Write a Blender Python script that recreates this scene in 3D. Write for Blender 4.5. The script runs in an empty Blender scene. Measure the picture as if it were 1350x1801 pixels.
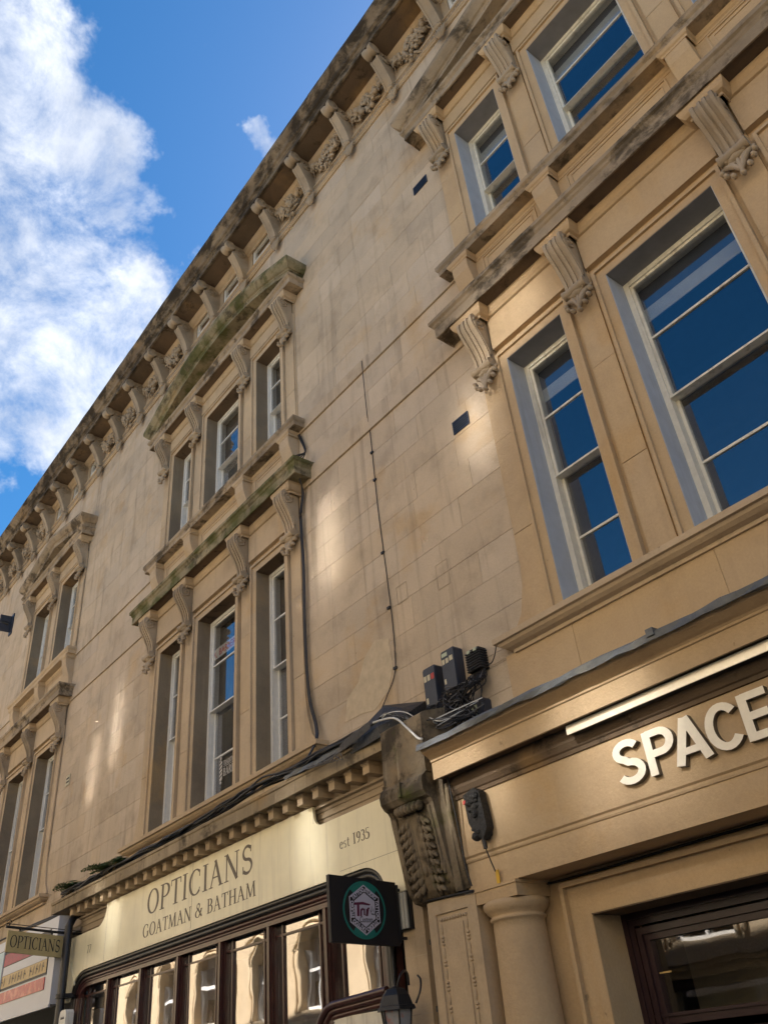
import bpy, bmesh, math, random
from mathutils import Vector, Matrix
R = math.radians
random.seed(7)
sc = bpy.context.scene
COL = sc.collection

# ------------------------------------------------------------------ camera
cam_d = bpy.data.cameras.new('camera')
cam = bpy.data.objects.new('camera', cam_d)
COL.objects.link(cam)
cam_d.sensor_fit = 'VERTICAL'
cam_d.sensor_height = 36.0
cam_d.lens = 36.0 * 1456.257 / 1801.0
cam_d.clip_start = 0.05
cam_d.clip_end = 3000
CM = (Matrix.Rotation(0.84983746, 3, 'Z') @ Matrix.Rotation(2.16329854, 3, 'X') @ Matrix.Rotation(-0.1033084, 3, 'Z'))
cam.matrix_world = Matrix.Translation((0, -5.6, 1.6)) @ CM.to_4x4()
sc.camera = cam

# ------------------------------------------------------------------ sun and sky
SUN_DIR = Vector((-0.35, 1.0, 1.22)).normalized()      # towards the sun, behind the terrace
sun_el = math.asin(SUN_DIR.z)
sun_az = math.atan2(SUN_DIR.x, SUN_DIR.y)
sd = bpy.data.lights.new('sun', 'SUN')
sd.energy = 5.0
sd.angle = R(0.5)
sd.color = (1.0, 0.94, 0.85)
so = bpy.data.objects.new('sun', sd)
COL.objects.link(so)
so.rotation_euler = SUN_DIR.to_track_quat('Z', 'Y').to_euler()

world = bpy.data.worlds.new('World')
sc.world = world
world.use_nodes = True
wt = world.node_tree
wt.nodes.clear()


def wn(t, **k):
    n = wt.nodes.new(t)
    for a, b in k.items():
        setattr(n, a, b)
    return n


def wmath(op, a, b=None, clamp=False):
    n = wn('ShaderNodeMath', operation=op, use_clamp=clamp)
    for i, v in enumerate((a, b)):
        if v is None:
            continue
        if isinstance(v, (int, float)):
            n.inputs[i].default_value = v
        else:
            wt.links.new(v, n.inputs[i])
    return n.outputs[0]


sky = wn('ShaderNodeTexSky', sky_type='NISHITA', sun_disc=False)
sky.sun_elevation = sun_el
sky.sun_rotation = sun_az
sky.altitude = 60
sky.air_density = 1.0
sky.dust_density = 0.3
sky.ozone_density = 2.2
tc = wn('ShaderNodeTexCoord')
DIR = tc.outputs['Generated']
dn = wn('ShaderNodeTexNoise', noise_dimensions='3D')
wt.links.new(DIR, dn.inputs['Vector'])
dn.inputs['Scale'].default_value = 5.5
dn.inputs['Detail'].default_value = 6
dn.inputs['Roughness'].default_value = .62
dsub = wn('ShaderNodeVectorMath', operation='SUBTRACT')
wt.links.new(dn.outputs['Color'], dsub.inputs[0])
dsub.inputs[1].default_value = (.5, .5, .5)
dscl = wn('ShaderNodeVectorMath', operation='SCALE')
wt.links.new(dsub.outputs[0], dscl.inputs[0])
dscl.inputs['Scale'].default_value = .30
dadd = wn('ShaderNodeVectorMath', operation='ADD')
wt.links.new(DIR, dadd.inputs[0])
wt.links.new(dscl.outputs[0], dadd.inputs[1])
dnor = wn('ShaderNodeVectorMath', operation='NORMALIZE')
wt.links.new(dadd.outputs[0], dnor.inputs[0])
WDIR = dnor.outputs[0]


def cam_dir(px, py):
    return (CM @ Vector(((px - 675) / 1456.257, -(py - 900.5) / 1456.257, -1))).normalized()


def blob(d, r0, r1):
    """1 inside the cone r0 (degrees) about direction d, fading to 0 at r1"""
    n = wn('ShaderNodeVectorMath', operation='DOT_PRODUCT')
    wt.links.new(WDIR, n.inputs[0])
    n.inputs[1].default_value = d
    m = wn('ShaderNodeMapRange', interpolation_type='SMOOTHSTEP')
    wt.links.new(n.outputs['Value'], m.inputs[0])
    m.inputs[1].default_value = math.cos(R(r1))
    m.inputs[2].default_value = math.cos(R(r0))
    return m.outputs[0]


def wnoise(scale, detail, rough, w=0.0, dist=0.0):
    n = wn('ShaderNodeTexNoise', noise_dimensions='4D')
    wt.links.new(DIR, n.inputs['Vector'])
    n.inputs['Scale'].default_value = scale
    n.inputs['Detail'].default_value = detail
    n.inputs['Roughness'].default_value = rough
    n.inputs['Distortion'].default_value = dist
    n.inputs['W'].default_value = w
    return n.outputs[0]


# big soft cloud bank up on the left, small puffs near the roof edge, and cloud banks all round
bank = None
for (px, py, a, b) in ((-90, 480, 6, 12), (50, 660, 4.5, 8.5), (60, 190, 3.0, 8.0), (-160, 60, 6, 11), (190, 600, 1.5, 5.5), (100, 770, 1.5, 4.5), (130, 330, 1, 5),
                       (470, 235, 0.2, 2.4), (430, 330, .2, 2.2), (320, 500, .3, 3.0)):
    k = blob(cam_dir(px, py), a, b)
    bank = k if bank is None else wmath('MAXIMUM', bank, k)
other = None
for (v, a, b) in (((0.3, -1, 0.12), 10, 28), ((-1, -0.8, 0.2), 8, 20), ((1, 0.1, 0.5), 12, 26), ((0.8, -1, 0.9), 8, 18), ((-1, 0.1, 0.25), 8, 22)):
    k = blob(Vector(v).normalized(), a, b)
    other = k if other is None else wmath('MAXIMUM', other, k)
mask = wmath('MAXIMUM', bank, other)
n1 = wnoise(9.0, 10, 0.66, 3.1, 0.35)
n2 = wnoise(2.6, 5, 0.55, 1.0)
cl = wmath('ADD', wmath('MULTIPLY', n1, 1.25), wmath('MULTIPLY', n2, 0.35))
cl = wmath('ADD', cl, wmath('MULTIPLY', mask, 0.47))
cr = wn('ShaderNodeMapRange', interpolation_type='SMOOTHSTEP')
wt.links.new(cl, cr.inputs[0])
cr.inputs[1].default_value = 0.98
cr.inputs[2].default_value = 1.44
cfac = wmath('MULTIPLY', cr.outputs[0], 0.93)
shade = wn('ShaderNodeMapRange')
wt.links.new(wnoise(9.0, 6, 0.55, 8.0), shade.inputs[0])
shade.inputs[1].default_value = 0.35
shade.inputs[2].default_value = 0.65
ccol = wn('ShaderNodeMix', data_type='RGBA')
wt.links.new(shade.outputs[0], ccol.inputs[0])
ccol.inputs[6].default_value = (2.7, 3.0, 3.6, 1)
ccol.inputs[7].default_value = (5.2, 5.3, 5.5, 1)
hs = wn('ShaderNodeHueSaturation')
wt.links.new(sky.outputs[0], hs.inputs['Color'])
hs.inputs['Saturation'].default_value = 1.36
hs.inputs['Value'].default_value = 0.70
hs.inputs['Hue'].default_value = 0.497
cm = wn('ShaderNodeMix', data_type='RGBA')
wt.links.new(cfac, cm.inputs[0])
wt.links.new(hs.outputs[0], cm.inputs[6])
wt.links.new(ccol.outputs[2], cm.inputs[7])
bg = wn('ShaderNodeBackground')
wt.links.new(cm.outputs[2], bg.inputs[0])
bg.inputs[1].default_value = 0.06
wo = wn('ShaderNodeOutputWorld')
wt.links.new(bg.outputs[0], wo.inputs[0])

sc.view_settings.view_transform = 'Standard'
sc.view_settings.look = 'None'
sc.view_settings.gamma = 1.0
sc.view_settings.use_curve_mapping = False
sc.view_settings.exposure = 2.1
sc.render.engine = 'CYCLES'
sc.cycles.max_bounces = 8
sc.cycles.diffuse_bounces = 5
sc.cycles.glossy_bounces = 4
sc.cycles.transparent_max_bounces = 12
sc.cycles.sample_clamp_indirect = 6


# ------------------------------------------------------------------ materials
def newmat(name):
    m = bpy.data.materials.new(name)
    m.use_nodes = True
    t = m.node_tree
    t.nodes.clear()
    out = t.nodes.new('ShaderNodeOutputMaterial')
    b = t.nodes.new('ShaderNodeBsdfPrincipled')
    t.links.new(b.outputs[0], out.inputs[0])
    return m, t, b, out


def rgb(t, c):
    n = t.nodes.new('ShaderNodeRGB')
    n.outputs[0].default_value = (*c, 1)
    return n.outputs[0]


def mixc(t, f, a, b, mode='MIX'):
    n = t.nodes.new('ShaderNodeMix')
    n.data_type = 'RGBA'
    n.blend_type = mode
    for i, v in ((0, f), (6, a), (7, b)):
        if isinstance(v, (int, float)):
            n.inputs[i].default_value = v
        elif isinstance(v, tuple):
            n.inputs[i].default_value = (*v, 1)
        else:
            t.links.new(v, n.inputs[i])
    return n.outputs[2]


def noise(t, vec, scale, detail=4, rough=0.55, sx=1, sy=1, sz=1, dist=0.0, off=0.0):
    mp = t.nodes.new('ShaderNodeMapping')
    mp.inputs['Scale'].default_value = (sx, sy, sz)
    mp.inputs['Location'].default_value = (off, off * .7, off * .3)
    t.links.new(vec, mp.inputs[0])
    n = t.nodes.new('ShaderNodeTexNoise')
    t.links.new(mp.outputs[0], n.inputs['Vector'])
    n.inputs['Scale'].default_value = scale
    n.inputs['Detail'].default_value = detail
    n.inputs['Roughness'].default_value = rough
    n.inputs['Distortion'].default_value = dist
    return n.outputs[0]


def ramp(t, v, lo, hi, a=0.0, b=1.0):
    n = t.nodes.new('ShaderNodeMapRange')
    n.interpolation_type = 'SMOOTHSTEP'
    t.links.new(v, n.inputs[0])
    n.inputs[1].default_value = lo
    n.inputs[2].default_value = hi
    n.inputs[3].default_value = a
    n.inputs[4].default_value = b
    return n.outputs[0]


def mth(t, op, a, b):
    n = t.nodes.new('ShaderNodeMath')
    n.operation = op
    for i, v in enumerate((a, b)):
        if isinstance(v, (int, float)):
            n.inputs[i].default_value = v
        else:
            t.links.new(v, n.inputs[i])
    return n.outputs[0]


def bump(t, b, h, strength, dist):
    n = t.nodes.new('ShaderNodeBump')
    n.inputs['Strength'].default_value = strength
    n.inputs['Distance'].default_value = dist
    t.links.new(h, n.inputs['Height'])
    t.links.new(n.outputs[0], b.inputs['Normal'])


def stone(name, ca=(.47, .335, .195), cb=(.40, .30, .19), grime=.25, streak=.35, soot=0.0, moss=0.0, rnd=0.16, sootcol=(.035, .03, .025), soot_sx=1.0, worn=0.0):
    m, t, b, out = newmat(name)
    geo = t.nodes.new('ShaderNodeNewGeometry')
    P = geo.outputs['Position']
    c = mixc(t, ramp(t, noise(t, P, 0.9, 5, .6), .35, .65), ca, cb)
    # tone of each block
    oi = t.nodes.new('ShaderNodeObjectInfo')
    if rnd:
        v = t.nodes.new('ShaderNodeMapRange')
        t.links.new(oi.outputs['Random'], v.inputs[0])
        v.inputs[3].default_value = 1 - rnd
        v.inputs[4].default_value = 1 + rnd * .55
        h = t.nodes.new('ShaderNodeHueSaturation')
        t.links.new(v.outputs[0], h.inputs['Value'])
        w = t.nodes.new('ShaderNodeMath')
        w.operation = 'FRACT'
        t.links.new(mth(t, 'MULTIPLY', oi.outputs['Random'], 7.31), w.inputs[0])
        s = t.nodes.new('ShaderNodeMapRange')
        t.links.new(w.outputs[0], s.inputs[0])
        s.inputs[3].default_value = 1 - rnd * 1.1
        s.inputs[4].default_value = 1 + rnd * .6
        t.links.new(s.outputs[0], h.inputs['Saturation'])
        t.links.new(c, h.inputs['Color'])
        c = h.outputs[0]
    # broad greyish weathering
    g = ramp(t, noise(t, P, 1.7, 6, .62, off=5), .46, .72, 0, grime)
    c = mixc(t, g, c, (.17, .135, .10))
    # ochre patches
    o = ramp(t, noise(t, P, 1.1, 4, .6, off=11), .55, .75, 0, .35)
    c = mixc(t, o, c, (.50, .31, .12))
    # long run-off streaks
    st = ramp(t, noise(t, P, 1.0, 6, .6, 5.5, 5.5, .32, dist=.4), .52, .74, 0, streak)
    c = mixc(t, st, c, (.155, .125, .095))
    st2 = ramp(t, noise(t, P, 1.0, 5, .6, 9, 9, .5, off=21), .6, .8, 0, streak * .6)
    c = mixc(t, st2, c, (.62, .53, .38))
    if soot:
        sn = noise(t, P, 3.2, 8, .68, soot_sx, 1, 1, off=3, dist=.3)
        f = ramp(t, sn, .62 - soot * .32, .72 - soot * .18, 0, min(1, .55 + soot * .5))
        c = mixc(t, f, c, sootcol)
    if moss:
        f = ramp(t, noise(t, P, 2.3, 8, .65, off=31), .62 - moss * .3, .74 - moss * .2, 0, .8)
        c = mixc(t, f, c, (.075, .085, .028))
    # fine grain and pits
    fg = noise(t, P, 46, 5, .7)
    c = mixc(t, 1.0, c, ramp2(t, fg, .92, 1.07), 'MULTIPLY')
    pits = ramp(t, noise(t, P, 7, 4, .6, off=2), .70, .76, 0, .4)
    c = mixc(t, pits, c, (.12, .09, .06))
    t.links.new(c, b.inputs['Base Color'])
    b.inputs['Roughness'].default_value = .92
    b.inputs['Specular IOR Level'].default_value = .06
    hh = mth(t, 'ADD', mth(t, 'MULTIPLY', noise(t, P, 26, 8, .7), 1.0), mth(t, 'MULTIPLY', noise(t, P, 4, 4, .6), 1.6 + worn * 2))
    hh = mth(t, 'SUBTRACT', hh, mth(t, 'MULTIPLY', pits, 1.2))
    bump(t, b, hh, .5, .012)
    return m


def ramp2(t, v, a, b):
    n = t.nodes.new('ShaderNodeMapRange')
    t.links.new(v, n.inputs[0])
    n.inputs[1].default_value = .25
    n.inputs[2].default_value = .75
    n.inputs[3].default_value = a
    n.inputs[4].default_value = b
    return n.outputs[0]


def plain(name, c, rough=.6, metal=0.0, var=.12, scale=8, bmp=.15, bdist=.004, spec=.5, c2=None, streak=0.0):
    m, t, b, out = newmat(name)
    geo = t.nodes.new('ShaderNodeNewGeometry')
    P = geo.outputs['Position']
    n = noise(t, P, scale, 6, .6)
    col = mixc(t, 1.0, c, ramp2(t, n, 1 - var, 1 + var), 'MULTIPLY')
    if c2:
        col = mixc(t, ramp(t, noise(t, P, scale * .6, 6, .65, off=4), .48, .66), col, c2)
    if streak:
        col = mixc(t, ramp(t, noise(t, P, 1, 6, .6, 12, 12, .8, off=9), .5, .75, 0, streak), col, (.10, .08, .06))
    t.links.new(col, b.inputs['Base Color'])
    b.inputs['Roughness'].default_value = rough
    b.inputs['Metallic'].default_value = metal
    b.inputs['Specular IOR Level'].default_value = spec
    if bmp:
        bump(t, b, noise(t, P, scale * 3, 5, .6), bmp, bdist)
    return m


def glassmat(name, refl=.18, tint=(.93, .95, .95), wav=.25, gray=.6):
    m, t, b, out = newmat(name)
    t.nodes.remove(b)
    tr = t.nodes.new('ShaderNodeBsdfTransparent')
    tr.inputs[0].default_value = (*tint, 1)
    gl = t.nodes.new('ShaderNodeBsdfGlossy')
    gl.inputs['Color'].default_value = (.98, .93, .93, 1)
    gl.inputs['Roughness'].default_value = .015
    g0 = t.nodes.new('ShaderNodeNewGeometry')
    dt = t.nodes.new('ShaderNodeVectorMath')
    dt.operation = 'DOT_PRODUCT'
    t.links.new(g0.outputs['Incoming'], dt.inputs[0])
    t.links.new(g0.outputs['Normal'], dt.inputs[1])
    c1 = mth(t, 'SUBTRACT', 1.0, mth(t, 'ABSOLUTE', dt.outputs['Value'], 0.0))
    f = mth(t, 'ADD', mth(t, 'MULTIPLY', mth(t, 'POWER', c1, 5.0), 1.0 - refl), .04 + refl)
    n = t.nodes.new('ShaderNodeMath')
    n.operation = 'MINIMUM'
    t.links.new(f, n.inputs[0])
    n.inputs[1].default_value = .95
    geo = t.nodes.new('ShaderNodeNewGeometry')
    bp = t.nodes.new('ShaderNodeBump')
    bp.inputs['Strength'].default_value = wav
    bp.inputs['Distance'].default_value = .02
    t.links.new(noise(t, geo.outputs['Position'], 1.3, 2, .4), bp.inputs['Height'])
    t.links.new(bp.outputs[0], gl.inputs['Normal'])
    mx = t.nodes.new('ShaderNodeMixShader')
    t.links.new(n.outputs[0], mx.inputs[0])
    t.links.new(tr.outputs[0], mx.inputs[1])
    t.links.new(gl.outputs[0], mx.inputs[2])
    t.links.new(mx.outputs[0], out.inputs[0])
    return m


M = {}
M['ashlar'] = stone('bath_stone_ashlar', ca=(.56, .455, .34), cb=(.50, .41, .31), rnd=.085, streak=.38, grime=.32)
M['trim'] = stone('bath_stone_dressed', ca=(.53, .415, .285), cb=(.46, .365, .26), rnd=0.05, streak=.22, grime=.22)
M['trimC'] = stone('bath_stone_clean', ca=(.52, .39, .245), cb=(.48, .355, .225), rnd=0.04, streak=.10, grime=.14)
M['carved'] = stone('bath_stone_carved', ca=(.44, .355, .26), cb=(.35, .285, .21), rnd=0.06, streak=.2, grime=.5)
M['crust'] = stone('weathered_cornice_stone', ca=(.40, .32, .23), cb=(.29, .235, .17), rnd=0, streak=.3, grime=.6, soot=.46, soot_sx=.8)
M['soffit'] = stone('shade_darkened_soffit_stone', ca=(.16, .115, .08), cb=(.12, .09, .065), rnd=0, streak=.0, grime=.4, soot=.22)  # shade of the undersides put into the stone colour, with some soot
M['mossy'] = stone('mossy_cornice_stone', ca=(.33, .28, .18), cb=(.24, .21, .14), rnd=0, streak=.3, grime=.5, soot=.42, moss=.7, soot_sx=.9)
M['eaves'] = stone('eaves_cornice_stone', ca=(.29, .23, .16), cb=(.19, .15, .11), rnd=0, streak=.4, grime=.5, soot=.72, soot_sx=.6)
M['console'] = stone('old_console_stone', ca=(.26, .21, .15), cb=(.17, .14, .10), rnd=0, streak=.8, grime=.7, soot=.5, moss=.3, worn=1)
M['mortar'] = plain('lime_mortar', (.40, .33, .24), .95, var=.4, scale=3)
M['white'] = plain('white_gloss_paint', (.74, .75, .74), .42, var=.07, scale=14, streak=.25)
M['cream_paint'] = plain('weathered_cream_paint', (.72, .70, .62), .5, var=.1, scale=14, streak=.45)
M['reveal_blue'] = plain('pale_grey_painted_reveal', (.43, .47, .54), .6, var=.1, scale=6, streak=.2)
M['reveal_soffit'] = plain('shade_darkened_lintel_soffit', (.20, .20, .21), .7, var=.15, scale=6)  # same paint as the reveal, darkened for the shade under the lintel
M['dark_in'] = plain('dark_interior', (.010, .011, .013), .9, var=.3, bmp=0)
M['glassC'] = glassmat('window_glass_near', .10, wav=.22)
M['glassB'] = glassmat('window_glass_barber', .13, wav=.05)
M['glassD'] = glassmat('window_glass_dull', .04, wav=.2)
M['glassS'] = glassmat('shop_glass', .20, wav=.16)
M['blind'] = plain('navy_roller_blind', (.035, .05, .085), .85, var=.1)
M['hem'] = plain('pale_blind_hem', (.42, .44, .46), .7, var=.1)
M['net'] = plain('grey_net_curtain', (.085, .085, .082), .9, var=.35, scale=3)
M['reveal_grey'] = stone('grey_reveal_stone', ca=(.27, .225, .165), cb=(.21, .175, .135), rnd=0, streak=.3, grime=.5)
M['paper'] = plain('poster_paper', (.62, .60, .58), .7, var=.03)
M['red'] = plain('red_print', (.45, .03, .03), .5, var=.1)
M['sign_cream'] = plain('cream_enamel_sign', (.80, .75, .55), .36, var=.09, scale=2.5, bmp=.05, bdist=.003, spec=.6, streak=.22)
M['sign_cream2'] = plain('old_cream_board', (.42, .345, .17), .5, var=.15, scale=9)
M['lettering'] = plain('grey_brown_lettering', (.095, .075, .06), .5, var=.1)
M['blackish'] = plain('black_lettering', (.012, .012, .014), .5, var=.1)
M['maroon'] = plain('maroon_gloss_timber', (.055, .017, .015), .28, var=.25, scale=12, c2=(.045, .018, .018), spec=.6)
M['maroon_dark'] = plain('dark_purple_timber', (.03, .014, .018), .30, var=.2, scale=12)
M['black_gutter'] = plain('black_shop_cornice', (.012, .011, .011), .35, var=.2)
M['black_iron'] = plain('black_painted_iron', (.012, .013, .017), .42, var=.3, scale=20)
M['cable'] = plain('black_cable_sheath', (.014, .014, .017), .55, var=.3, scale=30)
M['cable_grey'] = plain('grey_cable_sheath', (.11, .11, .12), .6, var=.3, scale=30)
M['cable_white'] = plain('white_cable_sheath', (.60, .60, .58), .5, var=.1, scale=30)
M['lead'] = plain('lead_sheet', (.105, .115, .125), .55, metal=.25, var=.25, scale=6, bmp=.5, bdist=.02, c2=(.16, .165, .16))
M['lead_dark'] = plain('dark_lead_sheet', (.03, .033, .04), .5, metal=.2, var=.3, scale=6, bmp=.6, bdist=.03)
M['box_blue'] = plain('blue_black_plastic', (.022, .030, .052), .45, var=.2, scale=10)
M['label_paper'] = plain('paper_label', (.55, .50, .36), .6, var=.15, scale=40)
M['label_green'] = plain('faded_label', (.45, .50, .38), .6, var=.15, scale=40)
M['steel'] = plain('brushed_steel_trough', (.86, .84, .78), .32, metal=.5, var=.1, scale=7, bmp=.1, bdist=.002)
M['letterface'] = plain('cream_metal_letters', (.86, .82, .72), .40, var=.06, scale=18)
M['letterside'] = plain('dark_letter_sides', (.10, .085, .065), .4, var=.15)
M['foam'] = plain('wrinkled_black_bag', (.011, .011, .012), .5, var=.3, scale=12, bmp=1, bdist=.03)
M['teal'] = plain('teal_print', (.01, .16, .135), .5, var=.08)
M['panel_black'] = plain('matt_black_panel', (.007, .006, .009), .55, var=.2)
M['lilac'] = plain('pale_lilac_print', (.48, .46, .56), .5, var=.04)
M['plum'] = plain('plum_print', (.10, .012, .045), .5, var=.08)
M['sign_white'] = plain('white_lightbox_plastic', (.50, .52, .60), .35, var=.05, scale=4)
M['crimson'] = plain('crimson_vinyl', (.33, .012, .05), .45, var=.25, scale=14, c2=(.22, .01, .035))
M['salmon'] = plain('red_vinyl_with_glare', (.42, .03, .03), .35, var=.3, scale=10, c2=(.62, .20, .13))
M['gold'] = plain('gold_vinyl', (.48, .33, .12), .4, var=.3, scale=20)
M['skyblue'] = plain('pale_blue_vinyl', (.38, .55, .66), .4, var=.1)
M['navy'] = plain('navy_vinyl', (.02, .05, .14), .4, var=.1)
M['yellow'] = plain('yellow_tag', (.60, .36, .02), .5, var=.1)
M['lampglass'] = plain('lantern_glass', (.30, .31, .33), .12, var=.2, scale=14, c2=(.45, .12, .07))
M['tubeglass'] = plain('frosted_lamp_cover', (.36, .37, .36), .3, var=.15, scale=16)
M['leaf'] = plain('fern_green', (.06, .12, .03), .6, var=.4, scale=30)
M['leaf_dry'] = plain('dry_frond', (.12, .08, .03), .7, var=.4, scale=30)
M['asphalt'] = plain('asphalt', (.055, .055, .055), .9, var=.3, scale=20, bmp=.4)
M['paving'] = plain('paving', (.20, .18, .15), .85, var=.2, scale=6, bmp=.3)
M['slate'] = plain('roof_slate', (.07, .07, .08), .6, var=.2)
M['opp'] = stone('opposite_stone', ca=(.60, .49, .33), cb=(.55, .44, .29), rnd=.04, streak=.10, grime=.1)
M['oppdark'] = stone('opposite_grey_stone', ca=(.34, .28, .20), cb=(.28, .23, .17), rnd=.04, streak=.2, grime=.3)
M['opp_glass'] = glassmat('opposite_glass', .18, wav=.1)
M['scrape'] = plain('patched_render', (.50, .41, .29), .95, var=.2)
M['eaves2'] = stone('run_marked_cornice_stone', ca=(.40, .33, .235), cb=(.30, .245, .17), rnd=0, streak=.75, grime=.5, soot=.25, soot_sx=.6)


# ------------------------------------------------------------------ mesh helpers
class MB:
    def __init__(s):
        s.v = []
        s.f = []
        s.m = []
        s.sm = []

    def add(s, vs, fs, mi=0, smooth=False):
        o = len(s.v)
        s.v += [tuple(v) for v in vs]
        for f in fs:
            s.f.append(tuple(i + o for i in f))
            s.m.append(mi)
            s.sm.append(smooth)

    def box(s, x0, x1, y0, y1, z0, z1, mi=0):
        vs = [(x, y, z) for z in (z0, z1) for y in (y0, y1) for x in (x0, x1)]
        s.add(vs, [(0, 2, 3, 1), (4, 5, 7, 6), (0, 1, 5, 4), (2, 6, 7, 3), (0, 4, 6, 2), (1, 3, 7, 5)], mi)

    def prism(s, pts, axis, a0, a1, mi=0, smooth=False):
        """closed 2-D polygon pushed along an axis; pts (d,z) for axis x: (x=a, y=-d, z), axis y: (x,z) at y=a"""
        n = len(pts)
        vs = []
        for a in (a0, a1):
            for (p, q) in pts:
                if axis == 'x':
                    vs.append((a, -p, q))
                elif axis == 'y':
                    vs.append((p, a, q))
                else:
                    vs.append((p, q, a))
        s.add(vs, [tuple(range(n - 1, -1, -1)), tuple(range(n, 2 * n))], mi)
        s.add(vs, [(i, (i + 1) % n, n + (i + 1) % n, n + i) for i in range(n)], mi, smooth)

    def tube(s, pts, r, n=6, mi=0, cap=True, rs=None):
        pts = [Vector(p) for p in pts]
        rings = []
        up = Vector((0, 0, 1))
        for i, p in enumerate(pts):
            a = pts[max(0, i - 1)]
            b = pts[min(len(pts) - 1, i + 1)]
            t = (b - a)
            if t.length < 1e-6:
                t = Vector((0, 0, 1))
            t.normalize()
            u = t.cross(up)
            if u.length < .05:
                u = t.cross(Vector((1, 0, 0)))
            u.normalize()
            w = t.cross(u)
            rr = rs[i] if rs else r
            rings.append([p + (u * math.cos(2 * math.pi * k / n) + w * math.sin(2 * math.pi * k / n)) * rr for k in range(n)])
        vs = [v for ring in rings for v in ring]
        fs = []
        for i in range(len(pts) - 1):
            for k in range(n):
                fs.append((i * n + k, i * n + (k + 1) % n, (i + 1) * n + (k + 1) % n, (i + 1) * n + k))
        s.add(vs, fs, mi, True)
        if cap:
            L = (len(pts) - 1) * n
            s.add(vs, [tuple(range(n - 1, -1, -1)), tuple(range(L, L + n))], mi)

    def ell(s, c, rx, ry, rz, nu=6, nv=4, mi=0, rot=None):
        vs = []
        c = Vector(c)
        for j in range(nv + 1):
            ph = -math.pi / 2 + math.pi * j / nv
            for i in range(nu):
                th = 2 * math.pi * i / nu
                v = Vector((rx * math.cos(ph) * math.cos(th), ry * math.cos(ph) * math.sin(th), rz * math.sin(ph)))
                if rot is not None:
                    v = rot @ v
                vs.append(c + v)
        fs = [(j * nu + i, j * nu + (i + 1) % nu, (j + 1) * nu + (i + 1) % nu, (j + 1) * nu + i) for j in range(nv) for i in range(nu)]
        s.add(vs, fs, mi, True)

    def lathe(s, prof, cx, cy, n=32, a0=0, a1=2 * math.pi, mi=0):
        vs = []
        full = abs(a1 - a0 - 2 * math.pi) < 1e-6
        m = n if full else n + 1
        for (r, z) in prof:
            for i in range(m):
                a = a0 + (a1 - a0) * i / n
                vs.append((cx + r * math.cos(a), cy + r * math.sin(a), z))
        fs = []
        for j in range(len(prof) - 1):
            for i in range(n):
                k = (i + 1) % m
                fs.append((j * m + i, j * m + k, (j + 1) * m + k, (j + 1) * m + i))
        s.add(vs, fs, mi, True)

    def mesh(s, name, mats):
        me = bpy.data.meshes.new(name)
        me.from_pydata(s.v, [], s.f)
        for m in mats:
            me.materials.append(m)
        me.polygons.foreach_set('material_index', s.m)
        me.polygons.foreach_set('use_smooth', s.sm)
        bm = bmesh.new()
        bm.from_mesh(me)
        bmesh.ops.recalc_face_normals(bm, faces=bm.faces)
        bm.to_mesh(me)
        bm.free()
        me.update()
        return me

    def build(s, name, mats, parent=None, loc=(0, 0, 0)):
        if not isinstance(mats, (list, tuple)):
            mats = [mats]
        o = bpy.data.objects.new(name, s.mesh(name, mats))
        COL.objects.link(o)
        o.location = loc
        if parent is not None:
            o.parent = parent
        return o


def tag(o, label=None, cat=None, group=None, kind=None):
    if label:
        o['label'] = label
    if cat:
        o['category'] = cat
    if group:
        o['group'] = group
    if kind:
        o['kind'] = kind
    return o


def empty(name, parent=None, loc=(0, 0, 0), rz=0):
    o = bpy.data.objects.new(name, None)
    COL.objects.link(o)
    o.location = loc
    o.rotation_euler = (0, 0, rz)
    o.empty_display_size = .2
    if parent is not None:
        o.parent = parent
    return o


def inst(me, name, parent, loc=(0, 0, 0), rot=(0, 0, 0), scale=(1, 1, 1)):
    o = bpy.data.objects.new(name, me)
    COL.objects.link(o)
    o.location = loc
    o.rotation_euler = rot
    o.scale = scale
    if parent is not None:
        o.parent = parent
    return o


def bx(name, mat, parent, *b):
    m = MB()
    m.box(*b)
    return m.build(name, mat, parent)


def sweep(m, prof, path, sub=0.3, jit=0.0015, mi=0, zf=None, smooth=False):
    """profile (d,z), from the wall outward and back, pushed along a plan path (x,y); d is mitred outward"""
    P = [Vector(p) for p in path]
    dirs = [(P[i + 1] - P[i]).normalized() for i in range(len(P) - 1)]
    nor = [Vector((d.y, -d.x)) for d in dirs]
    st = []
    for i, p in enumerate(P):
        if i == 0:
            st.append((p, nor[0]))
        elif i == len(P) - 1:
            st.append((p, nor[-1]))
        else:
            a, b = nor[i - 1], nor[i]
            mm = a + b
            st.append((p, mm / max(.3, mm.dot(a))))
        if i < len(P) - 1:
            L = (P[i + 1] - p).length
            k = int(L / sub)
            if i < len(P):
                for j in range(1, k):
                    f = j / k
                    # keep the mitre at the ends, so in between use the segment's own normal
                    st.append((p + (P[i + 1] - p) * f, nor[i]))
    rings = []
    for (p, nn) in st:
        r = []
        for (d, z) in prof:
            q = p + nn * d
            j = (random.uniform(-jit, jit), random.uniform(-jit, jit)) if d > .01 else (0, 0)
            zz = z + j[0]
            if zf:
                zz += zf(q.x)
            r.append((q.x, q.y + j[1], zz))
        rings.append(r)
    n = len(prof)
    vs = [v for r in rings for v in r]
    fs = []
    for i in range(len(rings) - 1):
        for k in range(n):
            k2 = (k + 1) % n
            fs.append((i * n + k, i * n + k2, (i + 1) * n + k2, (i + 1) * n + k))
    L = (len(rings) - 1) * n
    m.add(vs, fs, mi, smooth)
    m.add(vs, [tuple(range(n)), tuple(range(L + n - 1, L - 1, -1))], mi)


def straight(x0, x1, y=0.0):
    return [(x0, y), (x1, y)]


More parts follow.
